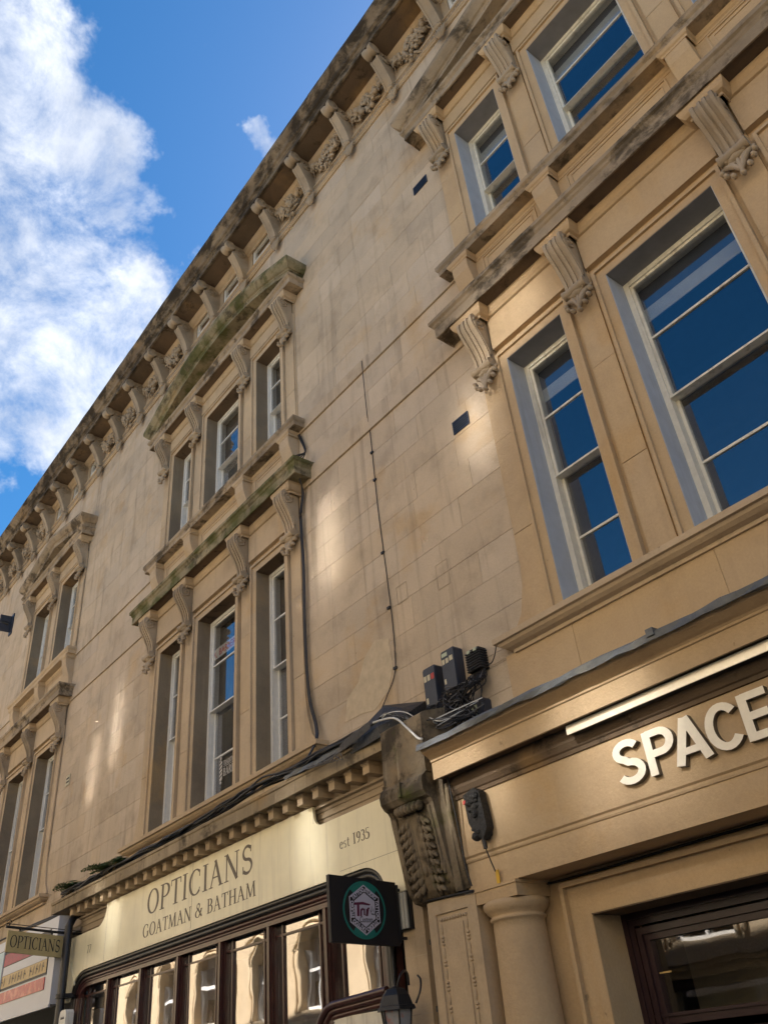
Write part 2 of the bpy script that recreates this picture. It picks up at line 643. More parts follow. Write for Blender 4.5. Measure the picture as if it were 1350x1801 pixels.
def around(x0, x1, b=.002, y=0.0):
    return [(x0, y), (x0, y - b), (x1, y - b), (x1, y)]


def cut_rects(x0, x1, z0, z1, holes):
    """cells of a rectangle left over after cutting rectangular holes"""
    zs = sorted({z0, z1} | {z for h in holes for z in (h[2], h[3]) if z0 < z < z1})
    out = []
    for a, b in zip(zs, zs[1:]):
        mid = (a + b) / 2
        hs = sorted([(h[0], h[1]) for h in holes if h[2] < mid < h[3]])
        x = x0
        for (p, q) in hs:
            if p > x:
                out.append((x, min(p, x1), a, b))
            x = max(x, q)
        if x < x1:
            out.append((x, x1, a, b))
    return out


# ------------------------------------------------------------------ letters
def arc(cx, cy, rx, ry, a0, a1, n=14):
    return [(cx + rx * math.cos(R(a0 + (a1 - a0) * i / n)), cy + ry * math.sin(R(a0 + (a1 - a0) * i / n))) for i in range(n + 1)]


def ribbon(pts, w):
    """flat ribbon; w a number or a function of direction angle (for thick and thin strokes)"""
    n = len(pts)
    Lp, Rp = [], []
    for i in range(n):
        a = Vector(pts[max(0, i - 1)])
        b = Vector(pts[min(n - 1, i + 1)])
        t = (b - a)
        t.normalize()
        nn = Vector((-t.y, t.x))
        ww = w(t) if callable(w) else w
        p = Vector(pts[i])
        Lp.append(p + nn * ww / 2)
        Rp.append(p - nn * ww / 2)
    return Lp, Rp


TH, TN = .125, .045


def pen(t):
    return TN + (TH - TN) * abs(t.y) ** 1.5


def serif_glyph(ch):
    """strokes: (points, width) in units of cap height; returns (strokes, advance)"""
    S = []
    sf = .035

    def bar(x, y, w=.3):
        S.append(([(x - w / 2, y), (x + w / 2, y)], sf))

    def stem(x, y0=0, y1=1, w=TH, ser=True):
        S.append(([(x, y0), (x, y1)], w))
        if ser:
            bar(x, y0 + sf / 2)
            bar(x, y1 - sf / 2)
    if ch == 'O':
        S.append((arc(.40, .5, .34, .48, 0, 360, 30), pen))
        return S, .80
    if ch == 'C':
        S.append((arc(.42, .5, .35, .48, 48, 312, 24), pen))
        S.append(([(.66, .68), (.665, .92)], .035))
        S.append(([(.655, .10), (.68, .26)], .03))
        return S, .74
    if ch == 'G':
        S.append((arc(.42, .5, .35, .48, 48, 318, 24), pen))
        S.append(([(.66, .68), (.665, .92)], .035))
        S.append(([(.69, .08), (.69, .44)], .105))
        bar(.69, .43, .24)
        return S, .82
    if ch == 'P':
        stem(.16)
        S.append(([(.16, .975)] + arc(.34, .725, .25, .25, 90, -90, 12) + [(.16, .475)], pen))
        return S, .62
    if ch == 'B':
        stem(.16)
        S.append(([(.16, .975)] + arc(.32, .755, .20, .22, 90, -90, 12) + [(.16, .535)], pen))
        S.append(([(.16, .535)] + arc(.34, .28, .24, .255, 90, -90, 12) + [(.16, .025)], pen))
        return S, .66
    if ch == 'R':
        stem(.16)
        S.append(([(.16, .975)] + arc(.32, .735, .22, .24, 90, -90, 12) + [(.16, .495)], pen))
        S.append(([(.34, .49), (.66, .02)], .11))
        bar(.68, .018, .2)
        return S, .72
    if ch == 'D':
        stem(.16)
        S.append(([(.16, .975)] + arc(.34, .5, .36, .475, 90, -90, 16) + [(.16, .025)], pen))
        return S, .8
    if ch == 'T':
        stem(.35)
        S.append(([(.03, .97), (.67, .97)], .05))
        S.append(([(.045, .97), (.03, .76)], .035))
        S.append(([(.655, .97), (.67, .76)], .035))
        return S, .66
    if ch == 'I':
        stem(.18)
        return S, .34
    if ch == 'H':
        stem(.16)
        stem(.66)
        S.append(([(.16, .52), (.66, .52)], .045))
        return S, .80
    if ch == 'E':
        stem(.16)
        for y, l in ((.975, .52), (.52, .44), (.025, .56)):
            S.append(([(.16, y), (l, y)], .05))
        S.append(([(.52, .98), (.53, .80)], .035))
        S.append(([(.56, .02), (.58, .22)], .035))
        return S, .62
    if ch == 'L':
        stem(.16)
        S.append(([(.16, .025), (.54, .025)], .05))
        S.append(([(.54, .02), (.56, .22)], .035))
        return S, .58
    if ch == 'A':
        S.append(([(.08, .0), (.37, 1.0)], .05))
        S.append(([(.33, 1.0), (.66, 0)], .12))
        S.append(([(.18, .36), (.53, .36)], .045))
        bar(.08, sf / 2, .22)
        bar(.66, sf / 2, .26)
        return S, .76
    if ch == 'N':
        S.append(([(.12, 0), (.12, 1)], .05))
        S.append(([(.12, 1), (.70, 0)], .125))
        S.append(([(.70, 0), (.70, 1)], .05))
        bar(.12, sf / 2, .24)
        bar(.09, 1 - sf / 2, .2)
        bar(.70, 1 - sf / 2, .24)
        return S, .84
    if ch == 'M':
        S.append(([(.12, 0), (.17, 1)], .05))
        S.append(([(.17, 1), (.48, .05)], .11))
        S.append(([(.48, .05), (.80, 1)], .045))
        S.append(([(.80, 1), (.86, 0)], .115))
        bar(.12, sf / 2, .22)
        bar(.86, sf / 2, .26)
        bar(.13, 1 - sf / 2, .16)
        bar(.85, 1 - sf / 2, .16)
        return S, 1.0
    if ch == 'S':
        S.append((arc(.31, .745, .21, .235, 35, 270, 14)[:-1] + arc(.31, .265, .235, .245, 90, -145, 14), lambda t: TN + (TH - TN) * (abs(t.x) * .35 + .45 * abs(t.y - t.x) ** 1.0 * .9)))
        S.append(([(.50, .74), (.505, .97)], .035))
        S.append(([(.10, .03), (.095, .29)], .035))
        return S, .62
    if ch == '&':
        S.append((arc(.36, .78, .15, .19, -60, 250, 16) + [(.42, .5), (.78, .02)], lambda t: .05 + .07 * max(0, -t.y * t.x * 2)))
        S.append(([(.42, .60)] + arc(.32, .26, .24, .25, 110, 330, 14) + [(.66, .36), (.74, .56)], pen))
        bar(.74, .56, .2)
        return S, .90
    if ch == '1':
        stem(.2)
        return S, .42
    if ch == '7':
        S.append(([(.06, .96), (.48, .96), (.2, 0)], .08))
        return S, .52
    if ch == '9':
        S.append((arc(.26, .68, .19, .28, 0, 360, 18), pen))
        S.append(([(.45, .7), (.43, .4), (.3, .1), (.12, .0)], .07))
        return S, .54
    if ch == '3':
        S.append((arc(.23, .75, .17, .22, 150, -80, 12) + arc(.22, .27, .21, .27, 80, -150, 14), pen))
        return S, .5
    if ch == '5':
        S.append(([(.44, .97), (.14, .97), (.11, .56)], .05))
        S.append(([(.11, .56)] + arc(.21, .30, .22, .30, 100, -140, 14), pen))
        return S, .5
    if ch == 'e':
        S.append(([(.08, .36), (.44, .40)] + arc(.27, .32, .19, .31, 15, 320, 16), lambda t: .04 + .05 * abs(t.y)))
        return S, .5
    if ch == 's':
        S.append((arc(.2, .47, .12, .14, 40, 270, 8)[:-1] + arc(.2, .17, .13, .16, 90, -140, 8), .055))
        return S, .38
    if ch == 't':
        S.append(([(.16, .82), (.16, .1), (.22, .02), (.32, .05)], .07))
        S.append(([(.03, .6), (.32, .6)], .04))
        return S, .36
    return S, .34


def sans_glyph(ch, w=.15):
    S = []
    if ch == 'S':
        S.append((arc(.32, .745, .235, .19, 25, 265, 14)[:-1] + arc(.32, .275, .25, .21, 90, -155, 14), w))
        return S, .68
    if ch == 'P':
        S.append(([(.12, 0), (.12, 1)], w))
        S.append(([(.12, .93), (.36, .93)] + arc(.38, .70, .21, .23, 90, -90, 12) + [(.12, .47)], w))
        return S, .70
    if ch == 'A':
        S.append(([(.07, 0), (.335, 1)], w))
        S.append(([(.345, 1), (.62, 0)], w))
        S.append(([(.16, .27), (.54, .27)], w * .9))
        return S, .72
    if ch == 'C':
        S.append((arc(.36, .5, .275, .43, 38, 322, 22), w))
        return S, .72
    if ch == 'E':
        S.append(([(.12, 0), (.12, 1)], w))
        for y, l in ((.925, .56), (.50, .52), (.075, .56)):
            S.append(([(.12, y), (l, y)], w))
        return S, .62
    return S, .4


def text_mb(m, text, glyph, x, z, h, y, depth=.003, track=0.0, xs=1.0, mi=0, layer=.0006):
    """letters as thin raised strokes on a wall plane (x,z) facing -y"""
    n = 0
    for ch in text:
        if ch == ' ':
            x += .38 * h * xs
            continue
        S, adv = glyph(ch)
        for (pts, w) in S:
            Lp, Rp = ribbon(pts, w)
            n += 1
            yy = y - depth - layer * (n % 5)
            k = len(pts)
            vs = [(x + p.x * h * xs, yy, z + p.y * h) for p in Lp] + [(x + p.x * h * xs, yy, z + p.y * h) for p in Rp]
            vs += [(a, y, c) for (a, b, c) in vs]
            fs = []
            for i in range(k - 1):
                fs.append((i, i + 1, k + i + 1, k + i))
                fs.append((2 * k + i, 2 * k + i + 1, i + 1, i))
                fs.append((k + i, k + i + 1, 3 * k + i + 1, 3 * k + i))
            fs.append((0, k, 3 * k, 2 * k))
            fs.append((k - 1, 2 * k - 1, 4 * k - 1, 3 * k - 1))
            m.add(vs, fs, mi)
        x += (adv + track) * h * xs
    return x


def text_width(text, glyph, h, track=0.0, xs=1.0):
    x = 0
    for ch in text:
        x += .38 * h * xs if ch == ' ' else (glyph(ch)[1] + track) * h * xs
    return x


def font_mesh(text, size, extrude, name, mat, bold=0.0, shear=0.0):
    c = bpy.data.curves.new(name, 'FONT')
    c.body = text
    c.size = size
    c.extrude = extrude
    c.offset = bold
    c.shear = shear
    c.align_x = 'CENTER'
    c.align_y = 'CENTER'
    c.resolution_u = 3
    o = bpy.data.objects.new(name, c)
    COL.objects.link(o)
    bpy.context.view_layer.update()
    me = bpy.data.meshes.new_from_object(o)
    me.name = name
    me.materials.clear()
    me.materials.append(mat)
    bpy.data.objects.remove(o)
    return me


# ------------------------------------------------------------------ shared carved meshes
def spiral(m, x, cy, cz, r0, r1, turns, tr, start=90, sgn=1, n=26, mi=0):
    pts = []
    for i in range(n + 1):
        f = i / n
        a = R(start) + sgn * 2 * math.pi * turns * f
        r = r0 + (r1 - r0) * f
        pts.append((x, cy + r * math.cos(a), cz + r * math.sin(a)))
    m.tube(pts, tr, 5, mi, rs=[tr * (1 - .35 * i / n) for i in range(n + 1)])


CON = [(0, 0), (.245, 0), (.28, -.03), (.292, -.08), (.285, -.14), (.26, -.20), (.22, -.27), (.17, -.36), (.125, -.46), (.10, -.55), (.095, -.62),
       (.11, -.66), (.13, -.70), (.12, -.735), (.09, -.755), (.05, -.75), (0, -.75)]


def inset(p, k):
    return [(max(0, d - k if d > .06 else d), z) for d, z in p]


def console_mesh():
    m = MB()
    w = .235
    segs = [(-w / 2, -w / 2 + .035, 0), (-w / 2 + .035, -w / 2 + .075, .022), (-w / 2 + .075, -.012, .004), (-.012, .012, .022), (.012, w / 2 - .075, .004),
            (w / 2 - .075, w / 2 - .035, .022), (w / 2 - .035, w / 2, 0)]
    for a, b, k in segs:
        m.prism(inset(CON, k), 'x', a, b, 0, True)
    for s in (-1, 1):
        spiral(m, s * (w / 2 + .004), -.165, -.125, .098, .02, 1.6, .014, 100, 1)
        m.ell((s * (w / 2 + .002), -.165, -.125), .014, .026, .026)
        spiral(m, s * (w / 2 + .003), -.105, -.69, .055, .015, 1.3, .010, 260, -1, 18)
        m.tube([(s * w / 2, -d + .03, z) for d, z in CON[4:12]], .010, 5)
    # bottom roll
    m.tube([(-w / 2 - .022, -.115, -.70), (-w / 2 + .03, -.115, -.70), (w / 2 - .03, -.115, -.70), (w / 2 + .022, -.115, -.70)], .055, 10, rs=[.058, .045, .045, .058])
    return m.mesh('scroll_console', [M['carved']])


def leaf_mesh(name='acanthus_leaf', w=.27, h=.30, nl=7):
    m = MB()
    for i in range(nl):
        f = (i / (nl - 1) - .5) * 2
        a = f * 1.05
        L = h * (1 - .28 * abs(f))
        c = Vector((math.sin(a) * L * .42, -.075 - .035 * (1 - f * f), -math.cos(a) * L * .55))
        rot = Matrix.Rotation(a, 3, 'Y') @ Matrix.Rotation(R(-12), 3, 'X')
        m.ell(c, w * .088, .034, L * .52, 6, 5, 0, rot)
        tip = c + Vector((math.sin(a) * L * .42, -.025, -math.cos(a) * L * .42))
        m.ell(tip, w * .10, .042, w * .10, 6, 4)
        if abs(f) > .6:
            m.ell(c + Vector((math.copysign(.02, f), -.01, L * .4)), .03, .04, .03)
    m.ell((0, -.07, -.02), w * .45, .07, .045, 8, 4)
    return m.mesh(name, [M['carved']])


def bracket_mesh():
    """eaves bracket: side block, outer scroll and curved shaft; z=0 is the soffit"""
    m = MB()
    w = .18
    blk = [(0, 0), (.46, 0), (.46, -.04), (.33, -.07), (.29, -.20), (.26, -.34), (.18, -.55), (.12, -.72), (.09, -.86), (.0, -.90)]
    m.prism(blk, 'x', -w / 2 + .02, w / 2 - .02)
    sh = [(.35, -.235), (.385, -.25), (.385, -.29), (.335, -.36), (.285, -.46), (.225, -.58), (.17, -.72), (.135, -.86), (.08, -.86), (.1, -.72), (.16, -.56), (.22, -.42), (.27, -.3), (.29, -.2)]
    for a, b, k in ((-w / 2, -w / 2 + .03, .0), (-w / 2 + .03, w / 2 - .03, .014), (w / 2 - .03, w / 2, .0)):
        m.prism([(d - k, z) for d, z in sh], 'x', a, b, 0, False)
    m.tube([(-w / 2 - .015, -.44, -.11), (-w / 2 + .05, -.44, -.11), (-.012, -.44, -.11), (.012, -.44, -.11), (w / 2 - .05, -.44, -.11), (w / 2 + .015, -.44, -.11)], .11, 12, rs=[.112, .108, .088, .088, .108, .112])
    for s in (-1, 1):
        spiral(m, s * (w / 2 - .006), -.17, -.19, .115, .02, 1.8, .015, 80, 1)
        m.ell((s * (w / 2 - .01), -.17, -.19), .018, .028, .028)
        spiral(m, s * (w / 2 + .016), -.44, -.11, .09, .015, 1.4, .011, 200, -1, 18)
    return m.mesh('eaves_bracket', [M['carved']])


def husk_mesh():
    m = MB()
    for i in range(6):
        f = (i / 5 - .5) * 2
        a = f * .38
        m.ell((math.sin(a) * .2, -.11 + .03 * abs(f), -.14 * math.cos(a)), .026, .035, .15, 6, 4, 0, Matrix.Rotation(a, 3, 'Y'))
    m.tube([(-.085, -.12, -.01), (.085, -.12, -.01)], .032, 7)
    m.ell((0, -.13, .035), .075, .04, .045)
    return m.mesh('husk_leaf', [M['carved']])


def garland_mesh(seed):
    """swag of fruit and leaves between two brackets"""
    rnd = random.Random(seed)
    m = MB()
    W = .48
    for i in range(120):
        f = rnd.uniform(-1, 1)
        z = -.12 - .38 * (1 - f * f) + rnd.gauss(0, .085) * (1.25 - abs(f) * .8)
        th = .13 * (1.15 - abs(f) * .5)
        big = rnd.random() < .4
        r = rnd.uniform(.03, .058)
        rot = Matrix.Rotation(rnd.uniform(-1.2, 1.2), 3, 'Y') @ Matrix.Rotation(rnd.uniform(-.6, .6), 3, 'X')
        if big:
            m.ell((f * W, -.04 - th * rnd.random(), z), r, r, r, 7, 5)
        else:
            m.ell((f * W, -.045 - th * rnd.random(), z), r * .62, r * .6, r * 1.9, 6, 4, 0, rot)
    for i in range(9):
        a = i / 9 * 2 * math.pi
        m.ell((math.cos(a) * .085, -.13, -.30 + math.sin(a) * .085), .045, .035, .045, 6, 4)
    m.ell((0, -.15, -.30), .05, .045, .05, 7, 5)
    for s in (-1, 1):
        m.tube([(s * W, -.06, -.02), (s * (W - .04), -.08, -.10), (s * (W - .01), -.06, -.22), (s * (W - .03), -.05, -.42)], .028, 6, rs=[.03, .035, .028, .012])
    return m.mesh('garland', [M['carved']])


ME_CON = console_mesh()
ME_LEAF = leaf_mesh()
ME_BRK = bracket_mesh()
ME_HUSK = husk_mesh()
ME_GAR = [garland_mesh(s) for s in (3, 8, 21)]
_u = MB()
_u.box(0, 1, 0, 1, 0, 1)
ME_STONE = _u.mesh('stone', [M['ashlar']])
_u = MB()
_u.box(0, 1, 0, 1, 0, 1)
ME_STONE_CLEAN = _u.mesh('dressed_stone', [M['trimC']])
_u = MB()
_u.box(0, 1, 0, 1, 0, 1)
ME_PANE = {k: None for k in ()}


def pane_mesh(mat):
    if mat.name not in ME_PANE:
        u = MB()
        u.box(0, 1, 0, 1, 0, 1)
        ME_PANE[mat.name] = u.mesh('pane', [mat])
    return ME_PANE[mat.name]


def lay_stones(parent, x0, x1, rows, holes, y=0.0, wmin=.55, wmax=1.05, me=None, rnd=None, gap=.0038, name='stone'):
    rnd = rnd or random
    for r, (a, b) in enumerate(zip(rows, rows[1:])):
        for (p, q, za, zb) in cut_rects(x0, x1, a, b, holes):
            x = p
            first = True
            while x < q - .001:
                w = rnd.uniform(wmin, wmax) * (rnd.uniform(.45, 1) if first and p == x0 else 1)
                first = False
                if q - (x + w) < wmin * .55:
                    w = q - x
                dy = rnd.uniform(0, .0025)
                o = inst(me or ME_STONE, name, parent, (x + gap / 2, y + dy, za + gap / 2), scale=(w - gap, .03, zb - za - gap))
                x += w


# ------------------------------------------------------------------ sash window
def sash_window(bld, x0, x1, z0, z1, yf, glass, style, front=-.045, reveal='trim', wood='white', bars=1):
    win = empty('window', bld)
    rv = MB()
    t = .006
    rv.box(x0, x0 + t, front + .004, yf + .15, z0, z1, 0)
    rv.box(x1 - t, x1, front + .004, yf + .15, z0, z1, 0)
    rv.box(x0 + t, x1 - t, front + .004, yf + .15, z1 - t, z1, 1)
    rv.box(x0 + t, x1 - t, front + .05, yf + .15, z0, z0 + t, 2)
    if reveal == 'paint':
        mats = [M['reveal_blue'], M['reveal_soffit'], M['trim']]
    else:
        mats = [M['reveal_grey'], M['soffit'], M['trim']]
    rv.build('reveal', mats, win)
    X0, X1, Z0, Z1 = x0 + t, x1 - t, z0 + t, z1 - t
    fw = .055
    f = MB()
    f.box(X0, X0 + fw, yf, yf + .155, Z0, Z1)
    f.box(X1 - fw, X1, yf, yf + .155, Z0, Z1)
    f.box(X0 + fw, X1 - fw, yf, yf + .155, Z1 - fw, Z1)
    f.box(X0 + fw, X1 - fw, yf, yf + .155, Z0, Z0 + .05)
    f.build('frame', M[wood], win)
    zm = (z0 + z1) / 2 + .02
    st = .042

    def sash(nm, a, b, c, d, y):
        s = MB()
        s.box(a, a + st, y, y + .04, c, d)
        s.box(b - st, b, y, y + .04, c, d)
        s.box(a + st, b - st, y, y + .04, d - st, d)
        rb = .028 if nm == 'top_sash' else .045
        s.box(a + st, b - st, y, y + .04, c, c + rb)
        mid = (c + d) / 2
        if bars:
            s.box(a + st, b - st, y + .006, y + .034, mid - .012, mid + .012)
        s.build(nm, M[wood], win)
        me = pane_mesh(glass)
        zz = [(c + .045, mid - .012), (mid + .012, d - st)] if bars else [(c + .045, d - st)]
        for (e, g) in zz:
            inst(me, 'pane', win, (a + st, y + .018, e), (R(random.uniform(-.25, .25)), 0, R(random.uniform(-.3, .3))), (b - a - 2 * st, .004, g - e))
    sash('top_sash', X0 + fw - .012, X1 - fw + .012, zm - .03, Z1 - fw + .012, yf + .022)
    sash('bottom_sash', X0 + fw - .012, X1 - fw + .012, Z0 + .04, zm + .015, yf + .095)
    mr = MB()
    mr.box(X0 + fw - .01, X1 - fw + .01, yf + .006, yf + .093, zm - .036, zm - .0305)
    mr.build('meeting_rail', M[wood], win)
    yc = yf + .17
    if style == 'blind':
        d = .15 * (z1 - z0)
        bx('blind', M['blind'], win, x0, x1, yc, yc + .01, z1 - d, z1)
        bx('blind_hem', M['hem'], win, x0, x1, yc - .012, yc - .004, z1 - d - .02, z1 - d + .15)
    elif style in ('net', 'drape'):
        c = MB()
        w = x1 - x0
        rng = [(x0, x1)] if style == 'net' else [(x0, x0 + w * .34), (x1 - w * .30, x1)]
        for (a, b) in rng:
            n = int((b - a) / .035)
            top = [(a + (b - a) * i / n, yc + .02 * math.sin(i * 1.9) + .012 * math.sin(i * .7)) for i in range(n + 1)]
            vs = [(p, q, z0) for p, q in top] + [(p, q, z1) for p, q in top]
            vs += [(p, q + .004, z) for p, q, z in vs]
            N = n + 1
            fs = [(i, i + 1, N + i + 1, N + i) for i in range(n)] + [(2 * N + i + 1, 2 * N + i, 3 * N + i, 3 * N + i + 1) for i in range(n)]
            c.add(vs, fs, 0, True)
        c.build('curtain', M['net'], win)
    return win


def mould_frame(m, x0, x1, z0, z1, w, y, d, open_bottom=True):
    m.box(x0 - w, x0, y - d, y + .01, z0, z1 + w)
    m.box(x1, x1 + w, y - d, y + .01, z0, z1 + w)
    m.box(x0, x1, y - d, y + .01, z1, z1 + w)


# ------------------------------------------------------------------ one window group (both floors)
def window_group(bld, cx, ops, cons, hw, kind, glass1, glass2, style1, style2, clean, wood, reveal, yf, top1, top2):
    tr = M['trimC'] if clean else M['trim']
    crust = M['mossy'] if top1 == 'mossy' else M['crust']
    for fl, (z0, z1, zs, zfil, zbed) in enumerate(((4.88, 7.96, 8.78, 8.19, 8.62), (9.98, 12.32, 12.86, 12.48, 12.72))):
        # flat ground of the surround
        g = MB()
        for (a, b, c, d) in cut_rects(cx - hw, cx + hw, z0 - .06, zs, [(cx + p, cx + q, z0, z1) for p, q in ops]):
            g.box(a, b, -.012, .03, c, d)
        g.build('surround_panel', tr, bld)
        # architraves
        for (p, q) in ops:
            m = MB()
            a, b = cx + p, cx + q
            mould_frame(m, a, b, z0, z1, .095, -.012, .035)
            mould_frame(m, a - .095, b + .095, z0, z1 + .095, .035, -.012, .065)
            m.build('architrave', tr, bld)
        # pilaster strips carrying the consoles, in tall stones with joints
        for i, c in enumerate(cons):
            w = .135 if abs(c) < 2 or kind == 2 else .125
            st = [z0, z0 + .9 * (z1 - z0) * .36, z0 + (z1 - z0) * .70, zfil + .02]
            for k, (a, b) in enumerate(zip(st, st[1:])):
                bx('pilaster_stone', tr, bld, cx + c - w, cx + c + w, -.036 - .002 * (k % 2), -.011, a + .003, b - .003)
            if i in (0, len(cons) - 1) and fl == 0:
                s = -1 if i == 0 else 1
                xo = cx + c + s * w
                ft = [(xo, z0 + .72), (xo + s * .03, z0 + .45), (xo + s * .11, z0 + .18), (xo + s * .24, z0 + .02), (xo, z0 + .02)]
                m = MB()
                m.prism(ft, 'y', -.034, -.001)
                m.build('pilaster_foot', tr, bld)
        # frieze between the consoles
        e = [cx - hw + .03] + [cx + c + s * .14 for c in cons for s in (-1, 1)] + [cx + hw - .03]
        for a, b in zip(e[::2], e[1::2]):
            if b - a > .03:
                bx('frieze_block', tr, bld, a, b, -.078, -.011, zfil, zbed + .02)
        # bed moulding breaking forward over the consoles
        m = MB()
        path = [(cx - hw, .0), (cx - hw, -.05)]
        for c in cons:
            for (dx, y) in ((-.155, -.05), (-.155, -.20), (.155, -.20), (.155, -.05)):
                path.append((cx + c + dx, y))
        path += [(cx + hw, -.05), (cx + hw, 0)]
        if abs(path[2][0] - path[1][0]) < .06:       # console flush with the end of the cornice
            path[1:3] = []
            path[0] = (path[1][0], 0)
            path[-3:-1] = []
            path[-1] = (path[-2][0], 0)
        sweep(m, [(0, zbed), (.012, zbed), (.015, zbed + .03), (.045, zbed + .04), (.07, zbed + .075), (.085, zbed + .12), (.085, zs), (0, zs)], path, 1.0)
        m.build('bed_moulding', tr if clean else M['trim'], bld)
        # consoles
        for c in cons:
            k = inst(ME_CON, 'console', bld, (cx + c, -.034, zbed + .06))
            l = inst(ME_LEAF, 'acanthus_leaf', k, (0, 0, -.72))
        # windows
        gl = glass1 if fl == 0 else glass2
        for j, (p, q) in enumerate(ops):
            s = (style1 if fl == 0 else style2)[j]
            g2 = gl[j] if isinstance(gl, list) else gl
            sash_window(bld, cx + p, cx + q, z0, z1, yf, g2, s, reveal=reveal, wood=wood)
    # first-floor sill
    m = MB()
    sweep(m, [(0, 4.72), (.045, 4.72), (.05, 4.75), (.10, 4.765), (.135, 4.79), (.15, 4.815), (.18, 4.82), (.18, 4.875), (0, 4.90)], around(cx - hw - .2, cx + hw + .2))
    m.build('sill', M['trim'], bld)
    # first-floor cornice
    m = MB()
    sweep(m, [(0, 8.782), (.29, 8.782), (.29, 8.76), (.31, 8.76), (.31, 8.90), (.325, 8.92), (.335, 8.95), (.36, 8.97), (.36, 9.02), (.30, 9.045), (0, 9.08)], around(cx - hw, cx + hw), .2, .003, 0)
    m.build('cornice', crust, bld)
    bx('cornice_soffit', M['soffit'], bld, cx - hw + .0, cx + hw - .0, -.283, -.002, 8.776, 8.781)  # thin sheet whose dark colour stands for shade under the cornice
    # pedestal zone with panels and corbels
    bx('pedestal', tr, bld, cx - hw + .02, cx + hw - .02, -.02, .02, 9.07, 9.78)
    cs = list(cons)
    for a, b in zip(cs, cs[1:]):
        m = MB()
        xa, xb = cx + a + .26, cx + b - .26
        for (k, y, w) in ((0, -.034, .022), (.055, -.030, .014)):
            m.box(xa + k, xb - k, y, -.019, 9.68 - k, 9.68 - k + w)
            m.box(xa + k, xb - k, y, -.019, 9.18 + k - w, 9.18 + k)
            m.box(xa + k - w, xa + k, y, -.019, 9.18 + k - w, 9.68 - k + w)
            m.box(xb - k, xb - k + w, y, -.019, 9.18 + k - w, 9.68 - k + w)
        m.build('panel_moulding', tr, bld)
    for c in cs:
        m = MB()
        m.prism([(0, 9.76), (.185, 9.76), (.19, 9.66), (.18, 9.56), (.14, 9.44), (.095, 9.32), (.08, 9.2), (.085, 9.06), (0, 9.06)], 'x', cx + c - .125, cx + c + .125)
        m.build('corbel', tr, bld)
    m = MB()
    path = [(cx + cs[0] - .14, 0)]
    for c in cs:
        for (dx, y) in ((-.14, -.02), (-.14, -.185), (.14, -.185), (.14, -.02)):
            path.append((cx + c + dx, y))
    path.append((cx + cs[-1] + .14, 0))
    path = path[:1] + path[2:-2] + path[-1:]
    sweep(m, [(0, 9.72), (.008, 9.72), (.012, 9.745), (.028, 9.76), (.04, 9.80), (0, 9.80)], path, 1)
    m.build('sill_bed_moulding', tr, bld)
    m = MB()
    sweep(m, [(0, 9.80), (.205, 9.80), (.21, 9.865), (.225, 9.885), (.235, 9.90), (.235, 9.955), (0, 9.985)], around(cx - hw + .03, cx + hw - .03), .25, .002)
    m.build('sill', M['crust'] if kind != 2 else M['trim'], bld)
    # pediment
    pm = M['mossy'] if top2 == 'mossy' else M['crust']
    m = MB()
    sweep(m, [(0, 12.86), (.27, 12.86), (.27, 12.845), (.29, 12.845), (.29, 12.95), (.30, 12.965), (.325, 12.99), (.335, 13.03), (0, 13.04)], around(cx - hw, cx + hw), .2, .003)
    m.build('pediment_base', M['crust'], bld)
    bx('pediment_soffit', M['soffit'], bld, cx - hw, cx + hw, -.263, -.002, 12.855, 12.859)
    H = hw + .33
    rise = .68 if kind == 'arc' else .66 * hw / 2.42

    def zf(x):
        u = min(1, abs(x - cx) / H)
        return rise * (1 - u * u) if kind == 'arc' else rise * (1 - u)
    m = MB()
    pr = [(0, 13.035), (.285, 13.035), (.285, 13.10), (.30, 13.115), (.30, 13.14), (.33, 13.155), (.36, 13.19), (.395, 13.235), (.41, 13.27), (.41, 13.335), (.36, 13.35), (0, 13.37)]
    sweep(m, pr, around(cx - hw, cx + hw), (.12 if kind == 'arc' else .3), .002, zf=zf)
    if kind != 'arc':
        pass
    m.build('pediment_rake', pm, bld)
    m = MB()
    n = 20
    tp = [(cx - hw + .05 + (2 * hw - .1) * i / n) for i in range(n + 1)]
    m.prism([(x, 13.0) for x in (tp[0], tp[-1])] + [(x, 13.05 + zf(x)) for x in reversed(tp)], 'y', -.05, .0)
    m.build('tympanum', M['crust'], bld)


# ------------------------------------------------------------------ the terrace
OP3 = [(-2.0, -1.22), (-.61, .61), (1.22, 2.0)]
CN3 = [-2.27, -.915, .915, 2.27]
OP2 = [(-1.52, -.37), (.37, 1.52)]
CN2 = [-1.75, 0.0, 1.75]
GX = {'A': -19.03, 'B': -10.57, 'C': -2.03}
XS = {'A': (-34.0, -14.95), 'B': (-14.95, -6.45), 'C': (-6.45, 14.0)}
low = [8.69 - .385 * i for i in range(12)][::-1]
low = [z for z in low if z > 4.4]
low = [low[0] - .385] + low
mid = [8.98, 9.38, 9.77]
up = [10.0 + .4033 * i for i in range(13)]
brk_x = [-3.82 - 1.19 * k for k in range(-14, 25)]
FW = {'A': (-17.5, -18.69, -19.88), 'B': (-9.17, -10.36, -11.55), 'C': (-3.22, -2.03, -.84)}
BLD = {}
LAB = {'A': 'far end of the stone terrace, with the paired windows under a small triangular pediment',
       'B': 'middle house of the stone terrace above the opticians, with a mossy curved pediment',
       'C': 'near right house of the stone terrace, wide windows above the SPACE shopfront and carved column'}
